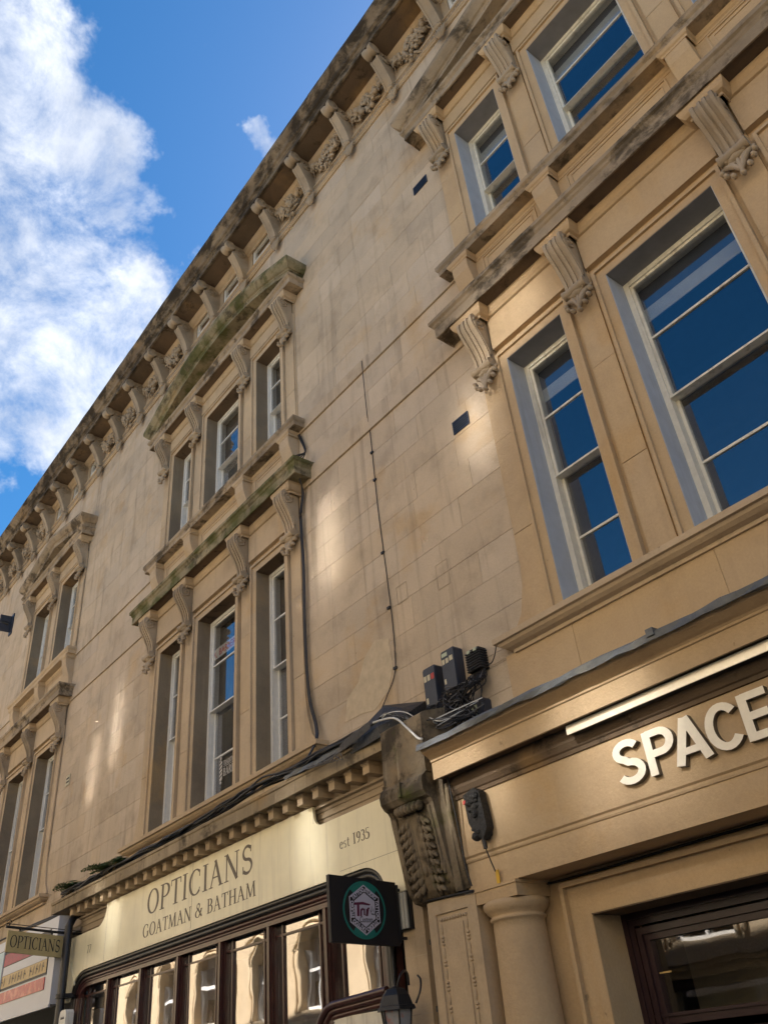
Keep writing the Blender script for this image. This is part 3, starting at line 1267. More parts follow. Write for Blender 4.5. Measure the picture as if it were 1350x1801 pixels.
for k in 'ABC':
    b = empty('terrace_building', None, (0, 0, 0))
    tag(b, LAB[k], 'building', 'houses of the stone terrace')
    BLD[k] = b
    x0, x1 = XS[k]
    cx = GX[k]
    ops = OP2 if k == 'A' else OP3
    hw = 1.80 if k == 'A' else 2.42
    wins = [(cx + p, cx + q, z0, z1) for p, q in ops for (z0, z1) in ((4.88, 7.96), (9.98, 12.32))]
    fwin = [(x - .40, x + .40, 15.0, 15.62) for x in FW[k]]
    # masonry core with its openings
    m = MB()
    for (a, c, d, e) in cut_rects(x0, x1, 4.0, 15.9, wins + fwin):
        m.box(a, c, .012, .5, d, e)
    wall = m.build('wall', M['mortar'], b)
    rnd = random.Random(3 + ord(k))
    sx0, sx1 = (max(x0, -27.0), min(x1, 1.2))
    hs = [(cx - hw, cx + hw, 4.72, 8.98), (cx - hw, cx + hw, 9.0, 13.2)]
    if k == 'C':
        hs += [(-4.83, 14, 4.0, 4.74)]
    wmin, wmax = ((.8, 1.5) if k == 'A' else (.55, 1.1))
    lay_stones(wall, sx0, sx1, low, hs + fwin, 0, wmin, wmax, rnd=rnd)
    lay_stones(wall, sx0, sx1, mid, hs, 0, wmin, wmax, rnd=rnd)
    lay_stones(wall, sx0, sx1, up, hs, 0, wmin, wmax, rnd=rnd)
    lay_stones(wall, sx0, sx1, [8.69, 8.98], [(cx - hw, cx + hw, 4, 9.1)], -.028, .9, 1.6, rnd=rnd, name='band_stone')
    lay_stones(wall, sx0, sx1, [9.77, 10.0], [(cx - hw, cx + hw, 9, 10.1)], -.028, .9, 1.6, rnd=rnd, name='band_stone')
    for (a, c) in ((x0, sx0), (sx1, x1)):
        if c - a > .1:
            bx('plain_wall', M['ashlar'], b, a, c, 0, .03, 4.0, 14.85)
    # frieze wall
    m = MB()
    for (a, c, d, e) in cut_rects(x0, x1, 14.84, 15.72, fwin):
        m.box(a, c, -.012, .02, d, e)
    m.build('frieze_wall', M['trim'], b)
    # moulded band under the frieze with its small carved rings
    m = MB()
    sweep(m, [(0, 14.80), (.03, 14.80), (.035, 14.825), (.055, 14.835), (.055, 14.86), (.035, 14.865), (.035, 14.975), (.06, 14.98), (.065, 15.01), (0, 15.02)], straight(x0, x1, -.001), .6)
    m.build('frieze_moulding', M['trim'], b)
    m = MB()
    x = sx0 + .03
    while x < sx1:
        for (dx, dz) in ((-.018, 0), (.018, 0)):
            m.box(x + dx - .009, x + dx + .009, -.052, -.034, 14.885, 14.955)
        m.box(x - .026, x + .026, -.050, -.034, 14.94, 14.958)
        m.box(x - .026, x + .026, -.050, -.034, 14.882, 14.898)
        x += .085
    g = m.build('carved_chain', M['carved'], b)
    g['kind'] = 'stuff'
    # bed moulding and eaves cornice
    m = MB()
    sweep(m, [(0, 15.56), (.03, 15.56), (.05, 15.60), (.10, 15.63), (.14, 15.68), (.14, 15.722), (0, 15.722)], straight(x0, x1, -.001), .8)
    m.build('eaves_bed_moulding', M['trim'], b)
    m = MB()
    sweep(m, [(0, 15.72), (.50, 15.72), (.50, 15.69), (.54, 15.69), (.54, 15.80), (.56, 15.815), (.56, 15.85), (.60, 15.87), (.625, 15.93), (.68, 15.99), (.71, 16.03), (.72, 16.07), (.72, 16.13), (.66, 16.15), (0, 16.26)],
          straight(x0, x1, -.001), .3, .004)
    m.build('eaves_cornice', M['eaves'], b)
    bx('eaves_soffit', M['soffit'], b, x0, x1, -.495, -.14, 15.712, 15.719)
    # roof and the dark rooms behind the windows
    bx('roof', M['slate'], b, x0, x1, -.02, 9.0, 15.95, 16.22)
    bx('room_wall', M['dark_in'], b, x0, x1, 1.9, 9.0, 0, 15.94)
    for zf_ in (4.3, 9.5, 14.0):
        bx('floor_slab', M['dark_in'], b, x0, x1, .5, 1.9, zf_, zf_ + .12)
    # frieze windows
    for x in FW[k]:
        w = empty('window', b)
        m = MB()
        a, c, d, e = x - .40, x + .40, 15.0, 15.62
        m.box(a, a + .06, .02, .09, d, e)
        m.box(c - .06, c, .02, .09, d, e)
        m.box(a + .06, c - .06, .02, .09, e - .06, e)
        m.box(a + .06, c - .06, .02, .09, d, d + .05)
        m.box(a + .06, c - .06, .03, .08, d + .27, d + .30)
        m.build('frame', M['white'], w)
        inst(pane_mesh(M['glassB']), 'pane', w, (a + .06, .05, d + .05), scale=(.68, .004, .51))
    # brackets and garlands
    for i, x in enumerate(brk_x):
        if x0 <= x < x1 and x < 2.5 and x > -30:
            o = inst(ME_BRK, 'eaves_bracket', b, (x, -.012, 15.715))
            inst(ME_HUSK, 'husk_leaf', o, (0, 0, -.90))
        gx = x - .595
        if x0 <= gx < x1 and gx < 2 and gx > -30 and not any(abs(gx - q) < .3 for q in FW[k]):
            inst(ME_GAR[i % 3], 'garland', b, (gx, -.012, 15.66), scale=((-1 if i % 2 else 1), 1, 1))

window_group(BLD['C'], GX['C'], OP3, CN3, 2.42, 'tri', M['glassC'], M['glassC'], ['blind'] * 3, ['blind'] * 3, True, 'cream_paint', 'paint', .22, 'crust', 'crust')
window_group(BLD['B'], GX['B'], OP3, CN3, 2.42, 'arc', M['glassB'], M['glassB'], ['drape', 'drape', 'net'], ['net', 'net', 'net'], False, 'white', 'stone', .18, 'mossy', 'mossy')
window_group(BLD['A'], GX['A'], OP2, CN2, 1.80, 2, M['glassD'], M['glassD'], ['net', 'net'], ['net', 'net'], False, 'white', 'stone', .20, 'crust', 'crust')
# apron stones below the near sill
lay_stones(bpy.data.objects['wall.002'], -4.83, 2.6, [4.05, 4.735], [], -.022, 1.0, 1.7, me=ME_STONE_CLEAN, name='apron_stone')
# ------------------------------------------------------------------ street and the far side of it (seen in the window reflections)
tag(bx('ground', M['asphalt'], None, -400, 400, -400, 400, -.4, -.004), kind='structure')
tag(bx('road', M['asphalt'], None, -120, 120, -9.2, -2.2, -.003, .0), kind='structure')
tag(bx('pavement', M['paving'], None, -120, 120, -2.2, 0.6, .0, .12), kind='structure')
tag(bx('pavement', M['paving'], None, -120, 120, -11.3, -9.2, .0, .12), kind='structure')


def opposite(x0, x1, h, mat, label, xw0, dark=False, upper=None):
    b = empty('opposite_building', None, (0, 0, 0))
    tag(b, label, 'building', 'buildings on the other side of the street')
    Y = -11.2
    xs = []
    x = xw0
    while x < x1 - .85:
        if x > x0 + .85:
            xs.append(x)
        x += 3.3
    r = .80
    holes = [(x - r, x + r, 3.35, 5.0 + r) for x in xs] + [(x - 1.2, x + 1.2, .3, 2.7) for x in xs]
    z = 7.6
    while z + 2.2 < h - .8:
        holes += [(x - .6, x + .6, z, z + 2.0) for x in xs]
        z += 3.6
    m = MB()
    hz = h if upper is None else 7.2
    for (a, c, d, e) in cut_rects(x0, x1, 0, hz, holes):
        m.box(a, c, Y - .5, Y, d, e)
    if upper is not None:
        u = MB()
        for (a, c, d, e) in cut_rects(x0, x1, hz, h, holes):
            u.box(a, c, Y - .5, Y, d, e)
        u.build('upper_wall', upper, b)
    for x in xs:
        n = 10
        for s in (-1, 1):
            cor = [(x + s * r, 5.0 + r)] + [(x + s * r * math.cos(math.pi / 2 * i / n), 5.0 + r * math.sin(math.pi / 2 * i / n)) for i in range(n + 1)]
            m.prism(cor, 'y', Y - .5, Y - .004)
    m.build('wall', mat, b)
    bx('room_wall', M['dark_in'], b, x0, x1, Y - 9, Y - 1.6, 0, h - .1)
    bx('roof', M['slate'], b, x0, x1, Y - 9, Y - .02, h - .08, h)
    m = MB()
    for (z0, d, t) in ((2.95, .22, .22), (6.6, .16, .16), (h - .45, .35, .45)):
        m.box(x0, x1, Y, Y + d, z0, z0 + t)
        m.box(x0, x1, Y, Y + d * .6, z0 - .1, z0)
    m.build('cornice', mat, b)
    for x in xs:
        w = empty('arched_window', b)
        m = MB()
        for rr, t, d in ((r + .02, .09, .05), (r + .17, .08, .09)):
            pts = [(x - rr, Y + d / 2, 3.35), (x - rr, Y + d / 2, 5.0)] + [(x - rr * math.cos(math.pi * i / 16), Y + d / 2, 5.0 + rr * math.sin(math.pi * i / 16)) for i in range(1, 16)] + [(x + rr, Y + d / 2, 5.0), (x + rr, Y + d / 2, 3.35)]
            m.tube(pts, t / 2 + .02, 4)
        m.build('archivolt', mat, w)
        m = MB()
        m.box(x - r, x - r + .09, Y - .32, Y - .24, 3.35, 5.1)
        m.box(x + r - .09, x + r, Y - .32, Y - .24, 3.35, 5.1)
        m.box(x - r + .09, x + r - .09, Y - .32, Y - .24, 3.35, 3.45)
        m.box(x - r + .09, x + r - .09, Y - .30, Y - .22, 4.5, 4.6)
        m.box(x - .03, x + .03, Y - .31, Y - .25, 3.45, 4.5)
        m.build('frame', M['white'], w)
        inst(pane_mesh(M['opp_glass']), 'pane', w, (x - r + .01, Y - .34, 3.36), scale=(2 * r - .02, .004, 2.4))
        if not dark:
            bx('blind', M['sign_white'], w, x - r + .02, x + r - .02, Y - .50, Y - .49, 4.2, 5.9)
    z = 7.6
    while z + 2.2 < h - .8:
        for x in xs:
            w = empty('window', b)
            m = MB()
            for (a, c, d, e) in ((x - .6, x - .52, z, z + 2), (x + .52, x + .6, z, z + 2), (x - .52, x + .52, z, z + .08), (x - .52, x + .52, z + 1.92, z + 2), (x - .52, x + .52, z + .97, z + 1.04)):
                m.box(a, c, Y - .3, Y - .22, d, e)
            m.build('frame', M['white'], w)
            inst(pane_mesh(M['opp_glass']), 'pane', w, (x - .59, Y - .28, z + .01), scale=(1.18, .004, 1.98))
        z += 3.6
    for x in xs:
        w = empty('shop_window', b)
        bx('frame', M['maroon'], w, x - 1.2, x + 1.2, Y - .3, Y - .2, 2.5, 2.7)
        inst(pane_mesh(M['opp_glass']), 'pane', w, (x - 1.19, Y - .28, .31), scale=(2.38, .004, 2.18))
    return b


opposite(-23.2, 14, 11.0, M['opp'], 'low sunlit stone building across the street from the SPACE shop', -21.0)
opposite(-29.3, -23.2, 19.0, M['opp'], 'tall narrow building with dark upper storeys across the street from the opticians', -27.6, upper=M['oppdark'])
opposite(-36.0, -29.3, 11.0, M['opp'], 'narrow low building squeezed between two tall ones across the street', -34.2)
opposite(-75, -36.0, 17.4, M['opp'], 'long tall building with dark upper storeys across the street at the far left', -73.8, True, upper=M['oppdark'])

# ------------------------------------------------------------------ near shop: entablature, column, window (part of the near house)
C = BLD['C']
XR = 6.0
m = MB()
# architrave and fascia
m.box(-5.36, XR, -.385, -.02, 2.77, 2.985)
a = m.build('shop_architrave', M['trimC'], C)
m = MB()
sweep(m, [(.30, 2.985), (.395, 2.985), (.40, 3.0), (.40, 3.015), (.415, 3.03), (.415, 3.50), (.30, 3.50)], straight(-5.36, XR, 0), .7)
m.build('shop_fascia', M['trimC'], C)
m = MB()
sweep(m, [(.25, 3.502), (.43, 3.502), (.435, 3.53), (.45, 3.54), (.475, 3.58), (.485, 3.62), (.485, 3.69), (.25, 3.69)], straight(-5.36, XR, 0), .7)
m.build('shop_bed_moulding', M['soffit'], C)  # shade below the corona comes from the darkened soffit colour
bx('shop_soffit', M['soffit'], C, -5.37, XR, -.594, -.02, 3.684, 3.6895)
m = MB()
sweep(m, [(.0, 3.69), (.595, 3.69), (.595, 3.67), (.62, 3.67), (.62, 3.815), (.632, 3.822), (.632, 3.838), (.645, 3.85), (.675, 3.866), (.72, 3.89), (.745, 3.92), (.745, 3.935), (0, 3.99)], straight(-5.38, XR, 0), .7)
m.build('shop_cornice', M['trimC'], C)
m = MB()
sweep(m, [(.0, 3.995), (.735, 3.938), (.765, 3.905), (.775, 3.905), (.775, 3.95), (.76, 3.965), (0, 4.08)], straight(-5.40, XR, 0), .14, .009)
m.build('lead_flashing', M['lead'], C)
for x in (-2.85, -.9):
    bx('lead_roll', M['lead'], C, x - .03, x + .03, -.785, -.02, 3.93, 3.985)
# steel light trough below the shade-darkened soffit
t = empty('light_trough', None, (-3.9, -.55, 3.64))
tag(t, 'long brushed steel light trough under the cornice above the SPACE letters', 'light fitting')
mm = MB()
mm.box(0, 8.6, -.012, 0.0, -.04, .028)
mm.build('steel_face', M['steel'], t)
mm = MB()
mm.box(.01, 8.6, .001, .09, -.035, .022)
mm.build('housing', M['blackish'], t)
# stone behind the shopfront
m = MB()
for (p, q, r_, s) in cut_rects(-5.45, XR, 0.12, 4.0, [(-4.40, 1.2, .6, 2.455)]):
    m.box(p, q, -.018, .5, r_, s)
m.build('shop_wall', M['trimC'], C)
bx('shop_wall', M['trimC'], C, XR, 14, -.4, .5, 0, 4.0)
m = MB()
for (w, w2, y0) in ((.25, .215, -.105), (.215, .07, -.060), (.07, .0, -.085)):
    m.box(-4.40 - w, -4.40 - w2, y0, -.017, .12, 2.455 + w)
    m.box(-4.40 - w2, 1.2, y0, -.017, 2.455 + w2, 2.455 + w)
m.build('window_surround', M['trimC'], C)
bx('reveal', M['trimC'], C, -4.402, -4.394, -.083, .28, .6, 2.452)
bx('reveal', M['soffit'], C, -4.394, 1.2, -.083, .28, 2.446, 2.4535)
w = empty('shop_window', C)
m = MB()
for (k, y0) in ((.0, .25), (.045, .265), (.11, .25), (.155, .275)):
    kk = .20 - k
    a, b_, c, d = -4.394 + k, 1.2 - k, .6 + k, 2.446 - k
    ww = .045 if k < .15 else .045
    m.box(a, a + ww, y0, .34, c, d)
    m.box(b_ - ww, b_, y0, .34, c, d)
    m.box(a + ww, b_ - ww, y0, .34, d - ww, d)
    m.box(a + ww, b_ - ww, y0, .34, 1.66 + .0, 1.66 + .045)
m.box(-4.3, 1.1, .28, .34, 1.60, 1.76)
m.box(-4.3, 1.1, .262, .281, 1.755, 1.775)
m.build('frame', M['maroon_dark'], w)
inst(pane_mesh(M['glassD']), 'pane', w, (-4.2, .31, 1.77), scale=(5.2, .004, .48))
inst(pane_mesh(M['glassD']), 'pane', w, (-4.2, .31, .8), scale=(5.2, .004, .8))
bx('window_stay', M['brass'] if 'brass' in M else M['gold'], w, -4.16, -4.06, .25, .258, 2.02, 2.03)
bx('shop_interior_wall', M['reveal_grey'], C, -4.6, 1.5, 1.3, 1.35, .2, 3.4)
# column
m = MB()
m.lathe([(.262, .12), (.262, .25), (.235, .30), (.232, .6), (.222, 1.6), (.208, 2.44), (.206, 2.505), (.224, 2.512), (.226, 2.53), (.212, 2.536), (.214, 2.55), (.245, 2.575), (.268, 2.61), (.266, 2.64), (.24, 2.655)], -5.045, -.19, 40)
m.build('column_shaft', M['trimC'], C)
bx('abacus', M['trimC'], C, -5.275, -4.815, -.405, -.019, 2.652, 2.745)
bx('abacus_fillet', M['trimC'], C, -5.285, -4.805, -.415, -.0195, 2.745, 2.769)
# carved pilaster
PX0, PX1 = -5.885, -5.285
pil = bx('carved_pilaster', M['trim'], C, PX0, PX1, -.385, -.018, .12, 2.775)
m = MB()
ox0, ox1, oz = -5.79, -5.39, 2.665
ix0, ix1, iz = -5.70, -5.475, 2.575
for (a, b_, zt, t_, yy) in ((PX0, PX1, 2.775, 0, 0),):
    m.box(PX0, ox0, -.402, -.384, .12, 2.772)
    m.box(ox1, PX1, -.402, -.384, .12, 2.772)
    m.box(ox0, ox1, -.402, -.384, oz, 2.772)
m.box(ix0, ix1, -.397, -.384, .12, iz)
m.build('raised_border', M['trim'], pil)
m = MB()
rr = random.Random(4)
for (xa) in ((ox0 + ix0) / 2, (ix1 + ox1) / 2):
    z = 2.60
    k = 0
    while z > 1.5:
        if k % 7 in (0, 4):
            m.ell((xa, -.388, z - .05), .012, .012, .045, 6, 4)
            z -= .10
        else:
            m.ell((xa, -.390, z - .011), .018, .013, .012, 6, 4)
            z -= .026
        k += 1
x = ox0 + .05
while x < ox1 - .04:
    m.ell((x, -.390, 2.62), .014, .013, .016, 6, 4)
    x += .034
g = m.build('bead_moulding', M['trim'], pil)
# left, plainer pilaster with the pipe beside it
bx('plain_pilaster', M['trim'], BLD['B'], -6.44, -6.14, -.235, -.002, .12, 2.93)
for zj in (2.42, 1.98):
    bx('pilaster_joint', M['mortar'], BLD['B'], -6.441, -6.139, -.2365, -.23, zj, zj + .006)
bx('pilaster_recess', M['trim'], C, -6.14, -5.885, -.17, -.001, .12, 2.93)

# great carved console between the two shops
cs = empty('carved_console', C, (-5.77, 0, 0))
prof = [(0, 4.46), (.30, 4.42), (.56, 4.345), (.61, 4.31), (.615, 4.0), (.62, 3.79), (.635, 3.765), (.67, 3.735), (.685, 3.68), (.675, 3.62), (.64, 3.575), (.60, 3.555), (.575, 3.52), (.56, 3.42), (.53, 3.28), (.50, 3.12),
        (.475, 3.0), (.455, 2.92), (.43, 2.86), (.38, 2.80), (.30, 2.78), (0, 2.775)]
m = MB()
xw = .30
for (p, q, k) in ((-xw, -xw + .05, 0), (-xw + .05, -.05, .02), (-.05, .05, .0), (.05, xw - .05, .02), (xw - .05, xw, 0)):
    m.prism([(d - (k if z < 3.55 and d > .1 else 0), z) for d, z in prof], 'x', p, q)
m.prism([(.0, 4.1), (.46, 4.05), (.50, 3.8), (.52, 3.60), (.49, 3.35), (.455, 3.0), (.43, 2.79), (0, 2.775)], 'x', xw - .002, xw + .085)
m.prism([(.0, 3.7), (.50, 3.65), (.5, 3.4), (.44, 3.0), (.40, 2.80), (0, 2.78)], 'x', xw + .084, xw + .13)
m.box(-xw - .015, xw + .015, -.628, -.02, 3.775, 3.80)
m.build('console_block', M['console'], cs)
m = MB()
for s in (-1, 1):
    for i in range(9):
        z = 3.44 - i * .068
        d = .565 - (3.52 - z) * .19
        sc_ = 1 - .03 * i
        for kx, ang, L in ((.075, .25, .085), (.125, .55, .085), (.175, .85, .065)):
            m.ell((s * (kx), -d - .005, z + .01 - kx * .35), .022, .030, L * sc_ * .8, 6, 4, 0, Matrix.Rotation(-s * ang, 3, 'Y') @ Matrix.Rotation(R(-10), 3, 'X'))
    m.tube([(s * .05, -.57 + (3.5 - z) * .19, z) for z in (3.5, 3.3, 3.1, 2.95)], .014, 5)
    m.tube([(s * .24, -.575 + (3.5 - z) * .19, z) for z in (3.5, 3.3, 3.1, 2.95)], .016, 5)
for i in range(7):
    f = (i / 6 - .5) * 2
    m.ell((f * .15, -.60 - .02 * (1 - f * f), 3.525), .03, .05, .05, 6, 4, 0, Matrix.Rotation(f * .4, 3, 'Y'))
for z in (3.02, 2.93, 2.86):
    for i in range(7):
        f = (i / 6 - .5) * 2
        m.ell((f * .24, -.47 + (3.02 - z) * .55, z), .035, .035, .06, 6, 4, 0, Matrix.Rotation(f * .5, 3, 'Y'))
m.build('acanthus_leaf', M['console'], cs)
m = MB()
for s in (-1, 1):
    spiral(m, s * .15, -.672, 3.69, .001, .001, .1, .001, n=2)
    for (cx_, r_) in ((.10, .045), (.21, .035)):
        pts = [(s * cx_ + r_ * (1 - i / 16) * math.cos(i * .7), -.672, 3.685 + r_ * (1 - i / 16) * math.sin(i * .7)) for i in range(16)]
        m.tube(pts, .010, 5)
m.box(-.018, .018, -.70, -.66, 3.62, 3.745)
m.build('scroll_relief', M['console'], cs)

# ------------------------------------------------------------------ the opticians' cornice (part of the middle house)
B = BLD['B']
m = MB()
sweep(m, [(.0, 4.222), (.485, 4.222), (.485, 4.21), (.50, 4.21), (.50, 4.345), (.51, 4.35), (.515, 4.36), (.515, 4.385), (.50, 4.395), (0, 4.47)], [(-14.62, 0), (-14.62, -.001), (-6.06, -.001)], .5, .003)
m.build('shop_cornice', M['eaves2'] if 'eaves2' in M else M['carved'], B)
x = -14.95
while x < -6.2:
    bx('cornice_joint', M['lettering'], B, x, x + .004, -.502 + -.001, -.49, 4.215, 4.345)
    x += .80
m = MB()
m.box(0.012, .118, -.405, -.19, 4.10, 4.185)
m.box(.0, .13, -.42, -.19, 4.195, 4.222)
m.box(.006, .124, -.412, -.19, 4.183, 4.196)
ME_DENT = m.mesh('dentil', [M['trim']])
for i in range(28):
    x = -6.72 + .19 - .3025 * i
    if x > -14.58:
        inst(ME_DENT, 'dentil', B, (x - .13, 0, 0))
m = MB()
sweep(m, [(0, 4.02), (.19, 4.02), (.20, 4.05), (.235, 4.06), (.235, 4.085), (.20, 4.10), (.20, 4.222), (0, 4.222)], straight(-14.55, -6.06, 0), .7)
m.build('dentil_band', M['carved'], B)
m = MB()
sweep(m, [(0, 3.74), (.13, 3.74), (.13, 3.80), (.15, 3.81), (.15, 3.86), (.165, 3.87), (.165, 3.945), (.18, 3.955), (.18, 4.02), (0, 4.02)], straight(-14.55, -6.06, 0), .7)
m.build('shop_frieze', M['carved'], B)
m = MB()
for (p, q, r_, s) in cut_rects(-14.95, -6.14, 0, 4.22, [(-14.5, -6.45, .5, 3.3)]):
    m.box(p, q, -.03, .5, r_, s)
m.build('shop_wall', M['trim'], B)
m = MB()
sweep(m, [(0, 4.62), (.2, 4.535), (.50, 4.41), (.535, 4.385), (.545, 4.385), (.545, 4.43), (.50, 4.45), (.2, 4.60), (0, 4.70)], straight(-7.9, -6.0, 0), .12, .010)
m.build('lead_flashing', M['lead'], B)
m = MB()
vs = [(-6.50, -.05, 4.86), (-6.0, -.03, 4.72), (-5.84, -.45, 4.46), (-6.10, -.60, 4.40), (-6.85, -.50, 4.42), (-6.9, -.03, 4.66), (-6.32, -.32, 4.74), (-6.02, -.36, 4.60)]
vs += [(x_, y_ + .02, z_ - .10) for x_, y_, z_ in vs]
m.add(vs, [(0, 6, 7, 1), (1, 7, 2), (7, 6, 3, 2), (6, 4, 3), (0, 5, 4, 6), (5, 4, 12, 13), (4, 3, 11, 12), (3, 2, 10, 11), (2, 1, 9, 10), (8, 9, 10, 11, 12, 13)])
o = m.build('lead_hood', M['lead_dark'], B)

# ------------------------------------------------------------------ opticians shopfront
sf = empty('opticians_shopfront', None, (-10.6, 0, 0))
tag(sf, 'opticians shopfront with a cream name board over dark red glazed timber bays', 'shopfront')


def sfp(mb, name, mat):
    o = mb.build(name, mat, sf, (10.6, 0, 0))
    return o


def qarc(cx_, cz, rx, rz, a0, a1, n=10):
    return arc(cx_, cz, rx, rz, a0, a1, n)


outer = [(-14.70, 2.90), (-14.66, 3.80), (-13.62, 3.80)] + [(-13.62 + .30 * math.sin(R(a)), 4.08 - .28 * math.cos(R(a))) for a in range(10, 91, 10)] + \
        [(-13.30, 4.085), (-7.76, 4.085), (-7.74, 3.98)] + [(-7.60 + .14 * math.cos(R(a)), 3.98 + .12 * math.sin(R(a))) for a in range(190, 271, 16)] + [(-7.56, 3.86), (-6.50, 3.86), (-6.44, 3.66), (-6.38, 3.4), (-6.32, 3.1), (-6.30, 2.965)]
inner = [(-6.60, 2.965), (-6.60, 3.02)] + [(-6.95 + .35 * math.cos(R(a)), 3.02 + .26 * math.sin(R(a))) for a in range(10, 91, 10)] + [(-13.95, 3.28)] + \
        [(-13.95 + .52 * math.cos(R(a)), 2.95 + .33 * math.sin(R(a))) for a in range(100, 181, 10)] + [(-14.47, 2.90)]
m = MB()
m.prism(outer + inner, 'y', -.275, -.245)
board = sfp(m, 'name_board', M['sign_cream'])
m = MB()
m.prism([(-14.70, 2.90), (-14.66, 3.80), (-14.66, 3.80), (-14.70, 3.3)], 'y', -.27, -.05)
m.box(-14.71, -14.655, -.262, -.02, 2.90, 3.795)
m.prism([(-14.60, 3.42), (-14.33, 3.10), (-14.31, 3.12), (-14.58, 3.45)], 'y', -.29, -.27)
sfp(m, 'side_return', M['sign_cream'])
# seams of the board
m = MB()
for (x_, a_, b_) in ((-13.28, 3.30, 4.08), (-10.55, 3.30, 4.08), (-7.75, 3.90, 4.07)):
    m.box(x_, x_ + .004, -.2762, -.27, a_, b_)
m.box(-7.3, -6.36, -.2762, -.27, 3.325, 3.328)
sfp(m, 'board_joint', M['lettering'])
YL = -.2755


def fit_text(text, x0, x1, z, h, name, mat='lettering', track=.10):
    w0 = text_width(text, serif_glyph, h, track)
    xs_ = (x1 - x0) / w0
    x = x0
    for ch in text:
        if ch != ' ':
            mb = MB()
            text_mb(mb, ch, serif_glyph, x, z, h, YL, .0015, 0, xs_, layer=.0004)
            mb.build('letter', M[mat], board)
        x += .38 * h * xs_ if ch == ' ' else (serif_glyph(ch)[1] + track) * h * xs_


fit_text('OPTICIANS', -11.88, -8.98, 3.675, .315, 'lettering')
fit_text('GOATMAN & BATHAM', -11.97, -8.94, 3.40, .165, 'lettering')
fit_text('est 1935', -7.29, -6.77, 3.535, .105, 'lettering', track=.05)
fit_text('77', -13.96, -13.80, 3.49, .11, 'lettering', track=.05)
# black moulding following the underside of the board, then the timber frame


def follow(off, x_l, x_r, zt):
    pts = [(-14.47 + off, 2.2), (-14.47 + off, 2.92)] + [(-13.95 + (.52 - off) * math.cos(R(a)), 2.95 + (.33 - off) * math.sin(R(a))) for a in range(170, 99, -10)] + [(-13.9, 3.28 - off)]
    pts += [(-7.0, 3.28 - off)] + [(-6.95 + (.35 - off) * math.cos(R(a)), 3.02 + (.26 - off) * math.sin(R(a))) for a in range(80, 9, -10)] + [(-6.60 - off, 3.0), (-6.60 - off, .9)]
    return pts


for (off, rad, y, mat, nm) in ((.022, .030, -.238, 'black_gutter', 'black_moulding'), (.070, .034, -.222, 'black_gutter', 'black_moulding'), (.120, .026, -.205, 'maroon', 'frame_moulding'), (.155, .022, -.19, 'maroon', 'frame_moulding'), (.20, .026, -.165, 'maroon', 'frame_moulding')):
    m = MB()
    m.tube([(p, y, q) for p, q in follow(off, 0, 0, 0)], rad, 8)
    sfp(m, nm, M[mat])
m = MB()
fl = follow(.0, 0, 0, 0)
fi = follow(.22, 0, 0, 0)
m.prism(fl + fi[::-1], 'y', -.20, -.13)
sfp(m, 'window_head', M['maroon'])
mull = [-8.84 - 1.105 * k for k in range(-1, 5)]
for x_ in mull:
    m = MB()
    m.box(x_ - .045, x_ + .045, -.175, -.04, .6, 3.10)
    m.box(x_ - .025, x_ + .025, -.195, -.174, .6, 3.09)
    m.box(x_ - .062, x_ - .044, -.145, -.05, .6, 3.09)
    m.box(x_ + .044, x_ + .062, -.145, -.05, .6, 3.09)
    sfp(m, 'mullion', M['maroon'])
edges = [-14.25] + sorted(mull) + [-6.82]
for a, b_ in zip(edges, edges[1:]):
    a2, b2 = a + (.062 if a != edges[0] else 0), b_ - (.062 if b_ != edges[-1] else 0)
    if b2 - a2 < .25:
        continue
    m = MB()
    for x_ in (a2 + .13, b2 - .13):
        m.box(x_ - .013, x_ + .013, -.125, -.085, .6, 3.09)
    m.box(a2, b2, -.121, -.089, 2.935, 2.958)
    sfp(m, 'glazing_bars', M['maroon'])
    xs_ = [a2, a2 + .13, b2 - .13, b2]
    for p, q in zip(xs_, xs_[1:]):
        for (c, d) in ((.62, 2.945), (2.95, 3.10)):
            o = inst(pane_mesh(M['glassS']), 'pane', sf, (p + .006 + 10.6, -.105, c + .004), (R(random.uniform(-.35, .35)), 0, R(random.uniform(-.35, .35))), (q - p - .012, .004, d - c - .008))
bx('shop_ceiling', M['net'], sf, -14.4 + 10.6, -6.6 + 10.6, .0, 1.8, 3.25, 3.29)
bx('display_back', M['net'], sf, -14.4 + 10.6, -9.0 + 10.6, .85, .9, .5, 2.2)
# arched head of the door next to the bays
dm = [(-7.72, 1.2), (-7.72, 1.86)] + [(-7.42 + .30 * math.cos(R(a)), 1.90 + .27 * math.sin(R(a))) for a in range(170, 89, -10)] + [(-6.62, 2.20)]
for (off, rad, y) in ((0, .035, -.33), (.05, .028, -.31), (.095, .028, -.29)):
    m = MB()
    m.tube([(-7.72 + off + (.0 if i < 2 else 0) if i < 2 else (p + off * (.7 if i < 8 else 0)), y, q - (off if i > 3 else off * i / 4)) for i, (p, q) in enumerate(dm)], rad, 8)
    sfp(m, 'door_arch', M['maroon'])
m = MB()
m.box(-7.62, -6.62, -.30, -.28, 1.2, 2.06)
sfp(m, 'fanlight_panel', M['cream_paint'])
# ------------------------------------------------------------------ SPACE letters
sp = empty('shop_letters', None, (-3.1, -.415, 3.14))
tag(sp, 'raised cream metal letters SPACE on the near stone fascia', 'lettering')


